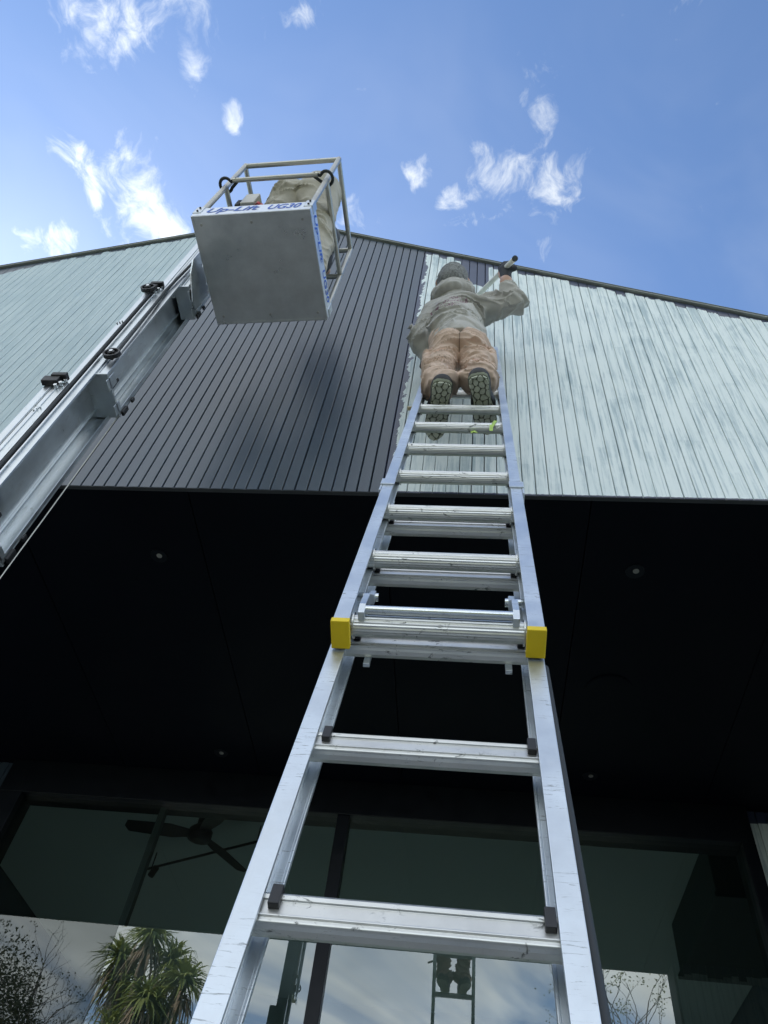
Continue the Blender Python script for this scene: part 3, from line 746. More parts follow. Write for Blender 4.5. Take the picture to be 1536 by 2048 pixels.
# base rungs: D-shaped extrusion with lip and ribs
def base_prof():
    return [(0, -.001), (0, .002), (-.004, .004), (-.009, .003), (-.0095, .0005), (-.027, .0005), (-.028, .0025), (-.0305, .0025), (-.031, -.0005),
            (-.034, -.001), (-.0345, .0005), (-.037, -.0005), (-.0375, -.004), (-.0395, -.008), (-.0400, -.0165), (-.037, -.024), (-.028, -.029), (-.012, -.030), (-.002, -.027)]
for k in range(-6, 5):
    m = MB(); m.prism(lambda u, v, w: LS_(u, .3*k+v, w), base_prof(), -.171, .171)
    rg = m.build('rung', M['alu_rung'], ladder, bevel=.0006)
    for sg in (-1, 1):
        a, b_ = (.1425, .1553) if sg > 0 else (-.1553, -.1425)
        m = MB(); m.fbox(LS_, (a, .3*k-.021, -.020), (b_, .3*k+.006, .0100)); m.build('rung_end_pad', M['black'], rg, bevel=.0015)
FPH = .5914
def fly_prof(r=.0205):
    pts = []
    for i in range(44):
        t = 2*math.pi*i/44; rr = r - (.0009 if i % 2 else 0) * (1 if (math.sin(t) > -.2) else 0)
        pts.append((-r + rr*math.cos(t), -r*.95 + rr*.95*math.sin(t)))
    return pts
for k in range(0, 11):
    vv = FPH + .3*k
    m = MB(); m.prism(lambda u, v, w: LT(u, vv+v, .0555+w), fly_prof(), -.171, .171)
    rg = m.build('rung', M['alu_rung'], ladder)
    for sg in (-1, 1):
        m = MB(); c0 = Vector((0, 0, 0))
        m.tube([LT(sg*.1535, vv-.0205, .0360), LT(sg*.1510, vv-.0205, .0360)], .0245, 20)
        m.build('rung_collar', M['alu_rung'], rg)
# latch hooks and bar on the lowest fly rung
vv = FPH
for sg in (-1, 1):
    u = sg*.137
    m = MB()
    path = [(u*.985, vv+.115, .030), (u*.985, vv+.085, .036), (u, vv+.045, .058), (u, vv-.010, .066), (u, vv-.030, .062)]
    for (a, b_) in zip(path[:-1], path[1:]):
        A_, B_ = LT(*a), LT(*b_); dd = (B_-A_).normalized(); nn = Le.cross(dd)
        TT = lambda p, q, w, A_=A_, dd=dd, nn=nn: A_ + Le*p + dd*q + nn*w
        m.fbox(TT, (-.006, -.003, -.010), (.006, (B_-A_).length+.003, .010))
    m.build('latch_arm', M['alu_stile'], ladder, bevel=.0015)
    m = MB(); m.tube([LT(u*.985-sg*.012, vv+.108, .030), LT(u*.985+sg*.030, vv+.108, .030)], .0085, 14); m.build('latch_pin', M['chrome'], ladder)
    m = MB(); m.fbox(LT, (u*.93-.006, vv-.050, -.032), (u*.93+.006, vv-.01, -.024)); m.build('latch_tongue', M['alu_stile'], ladder, bevel=.001)
m = MB(); m.tube([LT(-.133, vv-.014, .0655), LT(.133, vv-.014, .0655)], .0085, 14); m.build('latch_bar', M['chrome'], ladder)
# dark stay running down behind the right stile
m = MB(); m.tube([LT(.190, .56, -.028), LT(.194, .1, -.030), LT(.199, -.35, -.034), LT(.196, -.9, -.034), LT(.19, -1.5, -.03)], .0085, 12); m.build('stay', M['rubber'], ladder)
# strips of green tape on a fly rung
vv = FPH+.3*5
m = MB()
for (u0, v0_, u1, v1_) in ((.134, .0, .118, -.062), (.118, -.062, .116, -.115)):
    A_, B_ = LT(u0, vv+v0_, .059), LT(u1, vv+v1_, .050); dd = (B_-A_).normalized(); nn = Vector((dd.z, 0, -dd.x)).normalized()
    m.add([A_-nn*.006, A_+nn*.006, B_+nn*.006, B_-nn*.006], [(0, 1, 2, 3)])
m.add([LT(.045, vv-.043, .03), LT(.060, vv-.047, .035), LT(.072, vv-.066, .03), LT(.056, vv-.071, .034), LT(.048, vv-.064, .028)], [(0, 1, 2, 3, 4)])
tp = m.build('tape', M['green_tape'], ladder); sdm = tp.modifiers.new('thick', 'SOLIDIFY'); sdm.thickness = .001
settle(ladder)
m = MB(); T_ = lambda u, v, w: LT(-.200+u, FPH+.3*7-.085+v, .03+w)
m.fbox(lambda u, v, w: T_(u*.8-v*.4, v*.9+u*.3, w), (-.035, -.008, -.05), (.02, .008, -.034))
tag(m.build('wooden_stick', M['wood'], bevel=.002), 'short pale wooden stick poking out beside the left ladder stile', 'stick')

# ------------------------------------------------------------------ people: implicit surfaces turned into one mesh each
def vnoise(P, seed=0):
    i = np.floor(P).astype(np.int64); fr = P-i; fr = fr*fr*(3-2*fr); out = 0
    for ax in (0, 1):
        for ay in (0, 1):
            for az in (0, 1):
                q = (i[..., 0]+ax)*73856093 ^ (i[..., 1]+ay)*19349663 ^ (i[..., 2]+az)*83492791 ^ (seed*2654435 + 12345)
                q = (q ^ (q >> 13))*1274126177 & 0x7fffffff
                hsh = ((q ^ (q >> 16)) & 0xffff)/65535.0
                wx = fr[..., 0] if ax else 1-fr[..., 0]; wy = fr[..., 1] if ay else 1-fr[..., 1]; wz = fr[..., 2] if az else 1-fr[..., 2]
                out = out + hsh*wx*wy*wz
    return out
def field(P, prims, k):
    D_ = None
    for pm in prims:
        p0, p1, r0_, r1_ = np.array(pm[0], np.float32), np.array(pm[1], np.float32), pm[2], pm[3]
        sc = np.array(pm[4], np.float32) if len(pm) > 4 and pm[4] is not None else None
        kk = pm[5] if len(pm) > 5 else k
        ab = p1-p0; L2 = max(float(ab@ab), 1e-9)
        t = np.clip(((P-p0)@ab)/L2, 0, 1)
        q = P-p0-t[..., None]*ab
        if sc is not None: q = q*sc
        d = np.sqrt(np.einsum('...i,...i', q, q)) - (r0_+(r1_-r0_)*t)
        if D_ is None: D_ = d
        else:
            h = np.clip(.5+.5*(D_-d)/kk, 0, 1); D_ = D_*(1-h)+d*h - kk*h*(1-h)
    return D_
def nets(name, prims, h, k, mat, parent, disp=None, pad=.03, cut=None, groups=None, k2=.01, smooth=2):
    """surface of blended capsules; groups (lists of capsules) stay apart from each other by a crease of width k2"""
    groups = groups or [prims]; allp = [pm for g_ in groups for pm in g_]
    rm = [max(pm[2], pm[3])/(min(pm[4]) if len(pm) > 4 and pm[4] is not None else 1)+pad for pm in allp]
    lo = np.min([np.minimum(pm[0], pm[1])-r for pm, r in zip(allp, rm)], 0); hi = np.max([np.maximum(pm[0], pm[1])+r for pm, r in zip(allp, rm)], 0)
    n = np.ceil((hi-lo)/h).astype(int)+1
    ax = [(lo[i]+h*np.arange(n[i])).astype(np.float32) for i in range(3)]
    P = np.stack(np.meshgrid(*ax, indexing='ij'), -1)
    F = None
    for g_ in groups:
        d = field(P, g_, k)
        if F is None: F = d
        else:
            q = np.clip(.5+.5*(F-d)/k2, 0, 1); F = F*(1-q)+d*q - k2*q*(1-q)
    if disp is not None:
        near = np.abs(F) < .045; F[near] += disp(P[near], F[near]).astype(np.float32)
    if cut is not None: F = np.maximum(F, cut(P))
    ins = F < 0
    cnt = np.zeros(tuple(n-1), int); corners = [(a, b, c) for a in (0, 1) for b in (0, 1) for c in (0, 1)]
    sl_ = lambda a, b, c: (slice(a, n[0]-1+a), slice(b, n[1]-1+b), slice(c, n[2]-1+c))
    for c_ in corners: cnt += ins[sl_(*c_)]
    cells = np.argwhere((cnt > 0) & (cnt < 8)); idx = -np.ones(tuple(n-1), int); idx[tuple(cells.T)] = np.arange(len(cells))
    acc = np.zeros((len(cells), 3)); num = np.zeros(len(cells))
    edg = [(a, b) for a in corners for b in corners if sum(abs(np.subtract(a, b))) == 1 and a < b]
    for a, b in edg:
        Fa = F[tuple((cells+a).T)]; Fb = F[tuple((cells+b).T)]; mk = (Fa < 0) != (Fb < 0)
        t = np.where(mk, Fa/np.where(mk, Fa-Fb, 1), 0)
        acc += np.where(mk[:, None], np.array(a)+t[:, None]*(np.array(b)-np.array(a)), 0); num += mk
    V = lo+h*(cells+acc/num[:, None])
    faces = []
    for axi in range(3):
        e = np.eye(3, dtype=int)[axi]; b1 = np.eye(3, dtype=int)[(axi+1) % 3]; c1 = np.eye(3, dtype=int)[(axi+2) % 3]
        A_ = ins[:n[0]-e[0], :n[1]-e[1], :n[2]-e[2]]; B_ = ins[e[0]:, e[1]:, e[2]:]
        w = np.argwhere(A_ != B_); w = w[(w[:, (axi+1) % 3] > 0) & (w[:, (axi+2) % 3] > 0)]
        w = w[(w[:, (axi+1) % 3] < n[(axi+1) % 3]-1) & (w[:, (axi+2) % 3] < n[(axi+2) % 3]-1)]
        q = [idx[tuple((w-b1-c1).T)], idx[tuple((w-c1).T)], idx[tuple(w.T)], idx[tuple((w-b1).T)]]
        qd = np.stack(q, -1); fl = A_[tuple(w.T)]; qd[~fl] = qd[~fl][:, ::-1]; faces.append(qd)
    Fc = np.concatenate(faces); Fc = Fc[(Fc >= 0).all(1)]
    me = bpy.data.meshes.new(name); me.from_pydata(V.tolist(), [], Fc.tolist()); me.update()
    me.polygons.foreach_set('use_smooth', [True]*len(me.polygons))
    o = link(name, me, mat, parent)
    sm = o.modifiers.new('soft', 'SMOOTH'); sm.factor = .5; sm.iterations = smooth
    return o
def folds(seed, amp, freq, strongz=None, slant=.5):
    """creases in cloth: long narrow warped ridges lying across the limb, stronger around the listed joints"""
    freq = np.array(freq, float)
    def fn(P, F):
        P = P.astype(float)
        w = np.stack([vnoise(P*5.0+3.1, seed+5), vnoise(P*5.0+9.7, seed+6), vnoise(P*9.0+17.3, seed+7)], -1)-.5
        c = P.mean(0); Z = P.copy()
        Z[..., 2] += slant*np.abs(P[..., 0]-c[0])
        q = Z*freq + w*np.array([1.0, 1.0, 2.4])
        a = 1-np.abs(2*vnoise(q, seed)-1); b = 1-np.abs(2*vnoise(q*np.array([1.6, 1.6, 1.9])+5.5, seed+1)-1)
        m_ = np.clip(vnoise(P*7.0, seed+9)*1.8-.3, 0, 1)
        s = 1.0
        if strongz is not None:
            s = np.minimum(.30+sum(np.exp(-((P-np.array(c_))**2).sum(-1)/(r*r)) for c_, r in strongz), 1.4)
        return -((a**5)*1.1*m_+(b**6)*.7*(1-.5*m_)-.28)*amp*s
    return fn
def shoe(heel, toe, z, w, parent, seed, name='boot'):
    """boot with a lugged sole; heel and toe are points on the sole's centre line"""
    h2, t2 = Vector((*heel, 0)), Vector((*toe, 0)); L = (t2-h2).length; fx = (t2-h2).normalized(); fy = Vector((-fx.y, fx.x, 0))
    P = lambda a, b, c: h2 + fx*a*L + fy*b + Vector((0, 0, z+c))
    prims = [(P(.18, 0, .055), P(.22, 0, .10), w*.38, w*.34), (P(.12, 0, .045), P(.55, 0, .04), w*.40, w*.42), (P(.55, 0, .045), P(.86, 0, .035), w*.45, w*.34),
             (P(.26, 0, .10), P(.5, 0, .07), w*.34, w*.36)]
    b = nets(name, prims, .007, .03, M['boot'], parent, cut=lambda Q: (z+.018)-Q[..., 2])
    out = [(0, 0), (.012, .25), (.05, .38), (.14, .42), (.3, .36), (.45, .36), (.62, .46), (.78, .47), (.9, .36), (.97, .2), (1, 0)]
    pl = [(a, -q*w) for a, q in out] + [(a, q*w) for a, q in reversed(out[1:-1])]
    m = MB(); n = len(pl)
    m.add([P(a, q, .006) for a, q in pl]+[P(a, q*1.02, .030) for a, q in pl], [tuple(range(n)), tuple(range(2*n-1, n-1, -1))]+[(i, (i+1) % n, n+(i+1) % n, n+i) for i in range(n)])
    m.build('sole', M['sole'], b, bevel=.003)
    # cobble-shaped lugs: cells around scattered points, clipped and shrunk
    rg = random.Random(seed); pts = []
    for i in range(10):
        for j in range(4):
            pts.append(((i+.5+(j % 2)*.4-.2+rg.uniform(-.3, .3))/10, (j-1.5+rg.uniform(-.26, .26))*.235*w))
    def clip(poly, nx, ny, c):
        o = []
        for i in range(len(poly)):
            p, q = poly[i], poly[(i+1) % len(poly)]; dp = p[0]*nx+p[1]*ny-c; dq = q[0]*nx+q[1]*ny-c
            if dp <= 0: o.append(p)
            if dp*dq < 0: t = dp/(dp-dq); o.append((p[0]+t*(q[0]-p[0]), p[1]+t*(q[1]-p[1])))
        return o
    m = MB()
    for (a, q) in pts:
        poly = [(x*L*.975+.012*L, y*.93) for x, y in pl]; ca, cb = a*L, q
        for (a2, q2) in pts:
            if (a2, q2) == (a, q): continue
            nx, ny = a2*L-ca, q2-cb; ln = math.hypot(nx, ny); nx, ny = nx/ln, ny/ln
            poly = clip(poly, nx, ny, nx*ca+ny*cb+ln/2-.0022)
            if len(poly) < 3: break
        if len(poly) < 3: continue
        sm = []                                           # cut the corners for rounder cobbles
        for i in range(len(poly)):
            p, r_ = poly[i], poly[(i+1) % len(poly)]
            sm += [(p[0]*.72+r_[0]*.28, p[1]*.72+r_[1]*.28), (p[0]*.28+r_[0]*.72, p[1]*.28+r_[1]*.72)]
        n = len(sm)
        m.add([P(x/L, y, .0) for x, y in sm]+[P(x/L, y, .007) for x, y in sm], [tuple(range(n)), tuple(range(2*n-1, n-1, -1))]+[(i, (i+1) % n, n+(i+1) % n, n+i) for i in range(n)])
    m.build('tread', M['lug'], b)
    return b
def hand_prims(wrist, palm, fdir, side, grip, rf=.0095, pr_=.032):
    """palm plus four curled fingers and a thumb closing round a bar through grip along axis 'side'"""
    wrist, palm, fdir, side, grip = map(lambda v: np.array(v, float), (wrist, palm, fdir, side, grip))
    side = side/np.linalg.norm(side); fdir = fdir/np.linalg.norm(fdir); nrm = np.cross(side, fdir); nrm /= np.linalg.norm(nrm)
    pr = [(wrist, palm, .030, pr_, None, .02), (palm-side*.022, palm+side*.022, pr_*.9, pr_*.85, None, .012)]
    for i, (o, ln) in enumerate(((-.036, .92), (-.012, 1.0), (.012, .95), (.034, .78))):
        base = palm + side*o + fdir*.02; k1 = base + fdir*.040*ln; k2 = k1 + (nrm*.030+fdir*.012)*ln; k3 = k2 + (nrm*.010-fdir*.026)*ln
        pr += [(base, k1, rf*1.15, rf*1.05, None, .006), (k1, k2, rf*1.05, rf, None, .004), (k2, k3, rf, rf*.85, None, .004)]
    tb = palm - side*.040 - fdir*.012; t1 = tb - side*.012 + nrm*.034 + fdir*.006; t2 = t1 + nrm*.010 + fdir*.030 + side*.010
    pr += [(tb, t1, rf*1.35, rf*1.15, None, .008), (t1, t2, rf*1.15, rf*.95, None, .004)]
    return pr

# ---- worker on the ladder
p1 = empty('person', 'worker in grey hooded sweatshirt and tan trousers standing on the ladder with a pole', 'person', (-.06, 1.56, 2.72))
HIP = (-.082, 1.735, 3.50)
Lh, Rh = (-.164, 1.735, 3.47), (.002, 1.735, 3.47)
Lk, Rk = (-.172, 1.652, 3.13), (.018, 1.645, 3.13)
La, Ra = (-.152, 1.555, 2.84), (.018, 1.530, 2.84)
Ls, Rs = (-.262, 1.800, 4.150), (.060, 1.785, 4.165)
Lel, Rel = (-.300, 1.800, 3.850), (.198, 1.705, 4.060)
Lw, Rw = (-.258, 1.870, 3.740), (.158, 1.668, 4.265)
POLE_A, POLE_B = Vector((.200, 1.540, 4.280)), Vector((-.020, 1.985, 4.800))
gripc = POLE_A + (POLE_B-POLE_A)*.285; pdir = (POLE_B-POLE_A).normalized()
HEAD = (-.147, 1.722, 4.425)
body = [((-.082, 1.735, 3.50), (-.115, 1.775, 3.80), .105, .095, (1, 1.25, 1)), ((-.115, 1.775, 3.80), (-.120, 1.800, 4.10), .100, .115, (1, 1.25, 1)),
        ((-.22, 1.80, 4.14), (.02, 1.79, 4.15), .06, .06), ((-.125, 1.80, 4.18), (-.140, 1.765, 4.32), .052, .050), (HEAD, (-.146, 1.745, 4.375), .082, .068),
        ((-.147, 1.80, 4.44), (-.147, 1.815, 4.43), .016, .013), ((-.233, 1.73, 4.42), (-.233, 1.74, 4.41), .018, .014), ((-.061, 1.73, 4.42), (-.061, 1.74, 4.41), .018, .014),
        (Ls, Lel, .050, .042), (Lel, Lw, .040, .027), (Rs, Rel, .050, .042), (Rel, Rw, .040, .027),
        (Lh, Lk, .080, .056), (Lk, La, .054, .038), (Rh, Rk, .080, .056), (Rk, Ra, .054, .038), (La, (-.168, 1.70, 2.775), .035, .028), (Ra, (.045, 1.67, 2.775), .035, .028),
        (Lw, (-.250, 1.885, 3.715), .026, .026), (Rw, tuple(gripc-Vector((0, .0, .03))), .026, .026)]
bo = nets('body', body, .010, .04, M['skin'], p1)
legL = [(Lh, (-.174, 1.69, 3.28), .092, .080), ((-.174, 1.69, 3.28), (-.180, 1.648, 3.12), .079, .069), ((-.180, 1.648, 3.12), (-.160, 1.556, 2.835), .069, .066),
        ((-.15, 1.735, 3.53), (-.13, 1.735, 3.53), .106, .104, (1, 1.04, 1)), ((-.145, 1.690, 3.47), (-.140, 1.70, 3.53), .086, .09), ((-.16, 1.755, 3.68), (-.09, 1.755, 3.68), .105, .105, (1, 1.1, 1)),
        ((-.250, 1.69, 3.37), (-.246, 1.67, 3.25), .036, .040, (1.5, .8, 1), .012), ((-.172, 1.545, 2.845), (-.134, 1.530, 2.825), .066, .070)]
legR = [(Rh, (.012, 1.685, 3.28), .092, .080), ((.012, 1.685, 3.28), (.026, 1.640, 3.12), .079, .069), ((.026, 1.640, 3.12), (.028, 1.535, 2.845), .069, .066),
        ((-.03, 1.735, 3.53), (-.01, 1.735, 3.53), .106, .104, (1, 1.04, 1)), ((-.020, 1.690, 3.47), (-.024, 1.70, 3.53), .086, .09), ((-.09, 1.755, 3.68), (-.03, 1.755, 3.68), .105, .105, (1, 1.1, 1)),
        ((.086, 1.69, 3.39), (.088, 1.675, 3.27), .034, .038, (1.5, .8, 1), .012), ((-.002, 1.520, 2.850), (.034, 1.505, 2.835), .066, .070)]
slim = lambda ps: [((-.081+(p[0][0]+.081)*.92, *p[0][1:]), (-.081+(p[1][0]+.081)*.92, *p[1][1:]), p[2]*.89, p[3]*.89, *p[4:]) for p in ps]
legL, legR = slim(legL), slim(legR)
trousers = nets('trousers', None, .0052, .022, M['pants'], p1, groups=[legL, legR], k2=.005, smooth=1, cut=lambda Q: (2.768+.020*np.sin(Q[..., 0]*55)+.35*(Q[..., 1]-1.50))-Q[..., 2],
    disp=folds(11, .024, (4.5, 4.5, 24), [((-.17, 1.62, 3.12), .13), ((.02, 1.61, 3.12), .13), ((-.16, 1.56, 2.92), .13), ((.02, 1.55, 2.92), .13), ((-.08, 1.62, 3.42), .15)]))
ho = [((-.085, 1.748, 3.66), (-.112, 1.768, 3.82), .140, .138, (1, 1.22, 1)), ((-.112, 1.768, 3.82), (-.120, 1.792, 4.08), .142, .146, (1, 1.24, 1)),
      ((-.235, 1.80, 4.12), (.030, 1.79, 4.135), .078, .078), ((-.10, 1.79, 4.15), (-.12, 1.785, 4.22), .10, .08)]
armL = [((-.235, 1.80, 4.12), Lel, .074, .060), (Lel, Lw, .060, .046)]
armR = [((.02, 1.785, 4.14), Rel, .076, .060), (Rel, (.170, 1.680, 4.215), .056, .040, None, .012)]
hoodie = nets('hoodie', None, .0054, .045, M['hoodie'], p1, groups=[ho, armL, armR], k2=.018, smooth=1,
    disp=folds(23, .026, (4, 4, 20), [((.2, 1.68, 4.08), .16), ((-.30, 1.77, 3.85), .14), ((-.11, 1.64, 3.80), .20), ((.05, 1.70, 4.06), .12)]), cut=lambda Q: (3.575+(Q[..., 0]+.1)*-.05+ .015*np.sin(Q[..., 0]*30)) - Q[..., 2])
m = MB(); pts = []
hem = [((-.085, 1.748, 3.615), (-.087, 1.749, 3.64), .142, .142, (1, 1.20, 1))]
nets('hem_band', hem, .0072, .02, M['hoodie'], hoodie, disp=folds(31, .010, (9, 9, 4)), cut=lambda Q: np.maximum((3.585-.05*(Q[..., 0]+.08))-Q[..., 2], Q[..., 2]-(3.640-.05*(Q[..., 0]+.08))))
# hood gathered behind the neck
hd = [((-.128, 1.79, 4.17), (-.146, 1.745, 4.345), .100, .088, None, .02), ((-.146, 1.75, 4.36), (-.147, 1.75, 4.40), .084, .080, None, .02)]
for zz, rr, th, tl in ((4.275, .094, .030, .22), (4.325, .088, .026, .34), (4.375, .078, .021, .30)):
    for k in range(11):
        fq = lambda t: (-.140+rr*math.cos(t)*1.05, 1.758-rr*abs(math.sin(t))*.98, zz + tl*rr*math.cos(t) - .05*math.sin(t))
        t0, t1 = R_(-20+k*20), R_(-20+(k+1)*20)
        hd.append((fq(t0), fq(t1), th, th*(.9+.2*((k*7) % 3)/2), None, .007))
nets('hood', hd, .0058, .010, M['hoodie'], hoodie, smooth=1, disp=folds(37, .010, (6, 6, 30)))
bn = [((-.147, 1.722, 4.395), (-.147, 1.715, 4.458), .091, .088, (1, .97, 1))]
nets('beanie', bn, .0072, .02, M['beanie'], p1, disp=folds(41, .008, (14, 14, 20)), cut=lambda Q: (4.325+(Q[..., 1]-1.72)*.15)-Q[..., 2])
shoe((-.128, 1.468), (-.170, 1.750), 2.722, .098, p1, 3); shoe((.006, 1.440), (.056, 1.718), 2.722, .098, p1, 8)
gr = hand_prims((.160, 1.668, 4.275), tuple(gripc+Vector((.016, -.012, -.022))), (-.25, -.1, .95), tuple(pdir), tuple(gripc), .0150, .037)
nets('glove', gr, .0048, .008, M['glove'], p1)
lg_ = LT(-.168, (3.755-.4049)/.952, .04)
gl2 = hand_prims(Lw, tuple(lg_+Vector((-.035, -.015, 0))), (.75, .35, .0), (0.05, .30, .95), tuple(lg_), .0115)
nets('glove', gl2, .0048, .008, M['glove'], p1)
settle(p1)
rl = empty('paint_roller', 'cream roller pole held up in the gloved hand of the worker on the ladder', 'paint roller', tuple(POLE_A))
m = MB(); m.tube([POLE_A, POLE_A+(POLE_B-POLE_A)*.9], .0150, 16); m.build('pole', M['white_tube'], rl)
m = MB(); m.tube([POLE_A-pdir*.006, POLE_A+pdir*.004], .0165, 16); m.build('end_cap', M['rubber'], rl)
m = MB(); e_ = POLE_A+(POLE_B-POLE_A)*.9; m.tube([e_, e_+Vector((.0, .03, .03)), Vector((.06, 2.02, 4.79)), Vector((.06, 2.02, 4.84)), Vector((-.06, 2.035, 4.84))], .004, 8); m.build('frame', M['chrome'], rl)
m = MB(); m.tube([(.05, 2.04, 4.84), (-.16, 2.04, 4.84)], .024, 18); m.build('sleeve', M['white_tube'], rl)
settle(rl)

# ---- worker in the basket, bending towards the wall
p2 = empty('person', 'worker in beige trousers bending forward inside the lift basket', 'person', (-1.0, 1.41, (ZB+.03)*.87))
FZ = ZB+.03
l2, r2_ = (-1.275, 1.47, 5.10), (-1.030, 1.435, 5.12)
kl, kr = (-1.340, 1.585, 4.70), (-.990, 1.575, 4.68)
al, ar = (-1.330, 1.60, FZ+.12), (-.975, 1.655, FZ+.12)
w2, c2, n2_, h2_ = (-1.16, 1.60, 5.33), (-1.22, 1.80, 5.48), (-1.22, 1.86, 5.58), (-1.22, 1.88, 5.68)
s2l, s2r = (-1.37, 1.80, 5.50), (-1.08, 1.80, 5.50)
e2l, e2r = (-1.40, 1.85, 5.27), (-1.10, 1.92, 5.29)
h2l, h2r = (-1.33, 1.97, 5.42), (-1.13, 2.03, 5.45)
bd2 = [((-1.15, 1.50, 5.14), w2, .09, .09), (w2, c2, .10, .12), (s2l, s2r, .055, .055), (n2_, h2_, .05, .08), (h2_, (-1.22, 1.895, 5.72), .082, .088), ((-1.22, 1.965, 5.71), (-1.22, 1.975, 5.70), .016, .013),
       (l2, kl, .07, .055), (kl, al, .052, .036), (r2_, kr, .07, .055), (kr, ar, .052, .036), (al, (-1.34, 1.72, FZ+.05), .034, .028), (ar, (-.97, 1.77, FZ+.05), .034, .028),
       (s2l, e2l, .048, .040), (e2l, h2l, .038, .028), (s2r, e2r, .048, .040), (e2r, h2r, .038, .028)]
nets('body', bd2, .011, .04, M['skin'], p2)
g2l = [(l2, kl, .112, .088), (kl, (-1.333, 1.60, FZ+.11), .088, .076), ((-1.25, 1.452, 5.14), (-1.22, 1.46, 5.20), .128, .130), ((-1.21, 1.50, 5.27), (-1.16, 1.49, 5.28), .126, .128)]
g2r = [(r2_, (-1.01, 1.49, 4.88), .118, .100), ((-1.01, 1.49, 4.88), kr, .100, .088), (kr, (-.978, 1.645, FZ+.11), .094, .078), ((-1.08, 1.425, 5.14), (-1.045, 1.42, 5.20), .134, .138), ((-1.14, 1.49, 5.28), (-1.07, 1.49, 5.28), .128, .128)]
nets('trousers', None, .0075, .03, M['chino'], p2, groups=[g2l, g2r], k2=.006, smooth=1, disp=folds(51, .024, (3.5, 3.5, 17), [((-1.15, 1.36, 5.02), .2), ((-.99, 1.5, 4.70), .16), ((-.98, 1.6, 4.42), .13), ((-1.3, 1.4, 4.98), .15)]))
j2 = [((-1.14, 1.58, 5.31), c2, .135, .15), (s2l, s2r, .08, .08), (s2l, e2l, .072, .062), (e2l, (-1.345, 1.945, 5.39), .060, .045), (s2r, e2r, .072, .062), (e2r, (-1.123, 2.0, 5.42), .060, .045), (c2, n2_, .10, .07)]
nets('jacket', j2, .011, .04, M['jacket'], p2, disp=folds(61, .014, (6, 6, 9)), cut=lambda Q: 1.52-Q[..., 1]+(5.31-Q[..., 2])*.4)
nets('cap', [(h2_, (-1.22, 1.885, 5.735), .088, .096)], .01, .02, M['jacket'], p2, cut=lambda Q: 5.715-Q[..., 2])
for hh, fd in ((h2l, (0, .6, .8)), (h2r, (-.1, .4, .9))):
    pc = Vector(hh)+Vector(fd).normalized()*.05
    nets('hand', hand_prims(hh, tuple(pc), fd, (1, 0, 0), tuple(pc), .0095), .006, .008, M['skin'], p2)
shoe((-1.335, 1.53), (-1.345, 1.80), FZ+.001, .098, p2, 13); shoe((-.978, 1.585), (-.968, 1.842), FZ+.001, .098, p2, 17)
for ob in p2.children: resize(ob, LS)
settle(p2)

# ------------------------------------------------------------------ garden behind the camera, mirrored in the glass
def strap_head(c, n, L, seed, mat, parent, name, droop=.5):
    rg = random.Random(seed); m = MB(); c = Vector(c)
    for i in range(n):
        a = rg.uniform(0, 2*math.pi); el = math.asin(rg.uniform(-.35, 1)); ln = L*rg.uniform(.7, 1.1)
        d = Vector((math.cos(a)*math.cos(el), math.sin(a)*math.cos(el), math.sin(el))); sd_ = d.cross(Vector((0, 0, 1))).normalized()
        pts = []
        for k in range(5):
            t = k/4; p = c + d*ln*t + Vector((0, 0, -droop*ln*t*t*t*rg.uniform(.6, 1.2))); w = .028*(1-t**2)*(.6+.8*t if t < .4 else 1)+.002
            pts.append((p, w))
        vs_ = []
        for p, w in pts: vs_ += [p-sd_*w, p+sd_*w]
        m.add(vs_, [(2*k, 2*k+1, 2*k+3, 2*k+2) for k in range(4)])
    o = m.build(name, mat, parent); return o
def mirror_pt(rx, rz, Y): q = 8.91-Y; return Vector((rx*q, Y, rz*q))
pal = empty('cabbage_tree', 'cabbage tree with spiky strap-leaf heads, mirrored in the left pane', 'tree', (-5.4, -5.0, GROUND))
heads = [mirror_pt(-.388, .402, -5.0), mirror_pt(-.352, .372, -5.3), mirror_pt(-.330, .352, -4.8), mirror_pt(-.405, .345, -5.4), mirror_pt(-.372, .330, -4.5), mirror_pt(-.418, .372, -5.2), mirror_pt(-.345, .300, -5.2), mirror_pt(-.40, .29, -4.7)]
m = MB(); base = Vector((-5.4, -5.0, GROUND)); fork = Vector((-5.35, -5.0, 1.9)); m.tube([base, base+Vector((.05, .02, 1.5)), fork], .2, 12, rs=[.28, .20, .17])
for hd_ in heads:
    mid = (fork+hd_)/2+Vector((0, 0, -.25)); m.tube([fork-Vector((0, 0, .2)), mid, hd_], .1, 8, rs=[.13, .10, .07])
m.build('trunk', M['trunk'], pal)
for i, hd_ in enumerate(heads):
    strap_head(hd_, 130, .62, i, M['blade'], pal, 'crown', .55)
    sk = strap_head(hd_-Vector((0, 0, .28)), 45, .45, i+40, M['dead'], pal, 'dead_leaf_skirt', 1.7)
settle(pal)
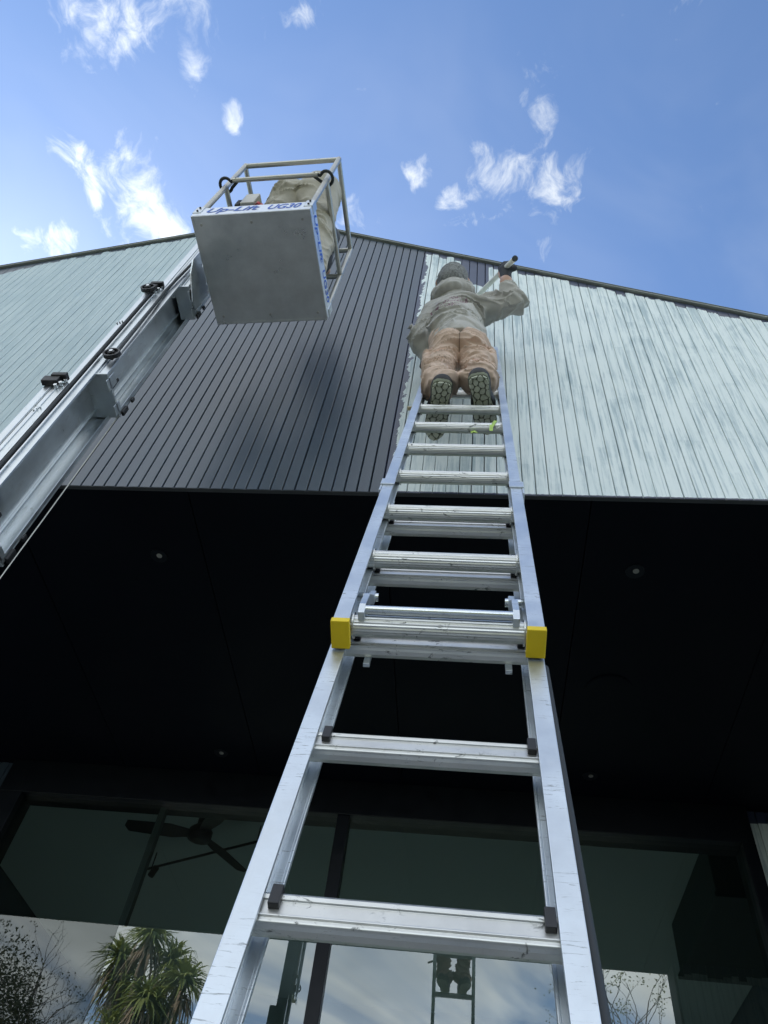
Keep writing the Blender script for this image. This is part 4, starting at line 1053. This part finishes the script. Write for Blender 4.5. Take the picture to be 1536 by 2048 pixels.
def bare_tree(name, label, base, h, seed, leafy, leafmat, group=None):
    rg = random.Random(seed); root = empty(name, label, 'tree', tuple(base)); m = MB(); tips = []
    def grow(p, d, ln, r, dep):
        pts = [p]; q = Vector(p); dd = Vector(d)
        for k in range(4):
            dd = (dd + Vector((rg.uniform(-.28, .28), rg.uniform(-.28, .28), rg.uniform(-.10, .22)))).normalized(); q = q+dd*ln/4; pts.append(q)
        m.tube(pts, r, (8, 8, 6, 5, 4, 3, 3)[dep], cap=False, rs=[r, r*.9, r*.8, r*.7, r*.6])
        if dep >= 5: tips.append(q)
        if dep >= 6: return
        for i in range(3 if dep < 5 else 2):
            a = rg.uniform(0, 2*math.pi); sp = rg.uniform(.35, .95); s1_ = dd.orthogonal().normalized(); s2_ = dd.cross(s1_)
            nd = (dd*math.cos(sp)+(s1_*math.cos(a)+s2_*math.sin(a))*math.sin(sp)).normalized()
            grow(pts[rg.choice((2, 3, 4, 4))], nd, ln*rg.uniform(.58, .80), r*.55, dep+1)
    grow(Vector(base), Vector((0, 0, 1)), h*.33, h*.016, 0)
    m.build('trunk', M['twig'], root)
    lf = MB()
    for tpt in tips:
        if rg.random() > leafy: continue
        for k in range(14):
            c = tpt+Vector((rg.gauss(0, .08), rg.gauss(0, .08), rg.gauss(0, .07))); a = Vector((rg.gauss(0, 1), rg.gauss(0, 1), rg.gauss(0, 1))).normalized(); b_ = a.orthogonal().normalized(); sz = rg.uniform(.018, .036)
            lf.add([c-a*sz, c+b_*sz*.5, c+a*sz, c-b_*sz*.5], [(0, 1, 2, 3)])
    lf.build('crown', leafmat, root); settle(root); return root
bare_tree('bare_tree', 'nearly bare branching tree with sparse yellow-green leaves, mirrored in the right pane', Vector((5.7, -11.5, GROUND)), 12.5, 5, .7, M['leaf'])
bare_tree('bare_tree', 'tall bare grey tree, mirrored at the far left of the glass', Vector((-9.6, -9.5, GROUND)), 11.0, 12, .22, M['shrub'])
bare_tree('bare_tree', 'leafier bare tree next to the far left one, mirrored low in the glass', Vector((-11.8, -12.5, GROUND)), 11.0, 21, .6, M['shrub'])
def bush(name, label, c, r, n, seed, mat, sz0=.09, squash=1.0):
    rg = random.Random(seed); root = empty(name, label, 'shrub', (c[0], c[1], GROUND)); m = MB(); c = Vector(c)
    lumps = [(c+Vector((rg.gauss(0, .5)*r, rg.gauss(0, .5)*r, rg.uniform(-.5, .6)*r*squash)), r*rg.uniform(.35, .6)) for _ in range(9)]
    for i in range(n):
        lc, lr = rg.choice(lumps); v = Vector((rg.gauss(0, 1), rg.gauss(0, 1), rg.gauss(0, 1))).normalized()
        p = lc+v*lr*rg.uniform(.6, 1.05); p.z = max(p.z, GROUND+.05)
        a = (v+Vector((rg.gauss(0, .7), rg.gauss(0, .7), rg.gauss(0, .7)))).normalized(); b_ = a.orthogonal().normalized(); sz = sz0*rg.uniform(.6, 1.2)
        m.add([p-a*sz, p+b_*sz*.45, p+a*sz, p-b_*sz*.45], [(0, 1, 2, 3)])
    m.build('crown', mat, root)
    t = MB()
    for lc, lr in lumps[:5]: t.tube([(c.x, c.y, GROUND), ((c.x+lc.x)/2, (c.y+lc.y)/2, (GROUND+lc.z)/2), lc], .05, 7, rs=[.07, .05, .02])
    t.build('stem', M['trunk'], root); settle(root)
q = mirror_pt(-.53, .30, -7.5); bush('tall_shrub', 'dense dark tall shrub mirrored in the lower left of the glass', (q.x-.3, q.y, 3.1), 2.5, 36000, 3, M['shrub'], .040, 1.25)
q = mirror_pt(-.385, .262, -3.6); bush('lime_shrub', 'bright yellow-green shrub below the cabbage tree in the mirrored garden', (q.x, q.y, q.z-.75), 1.0, 2200, 9, M['lime'], .07)
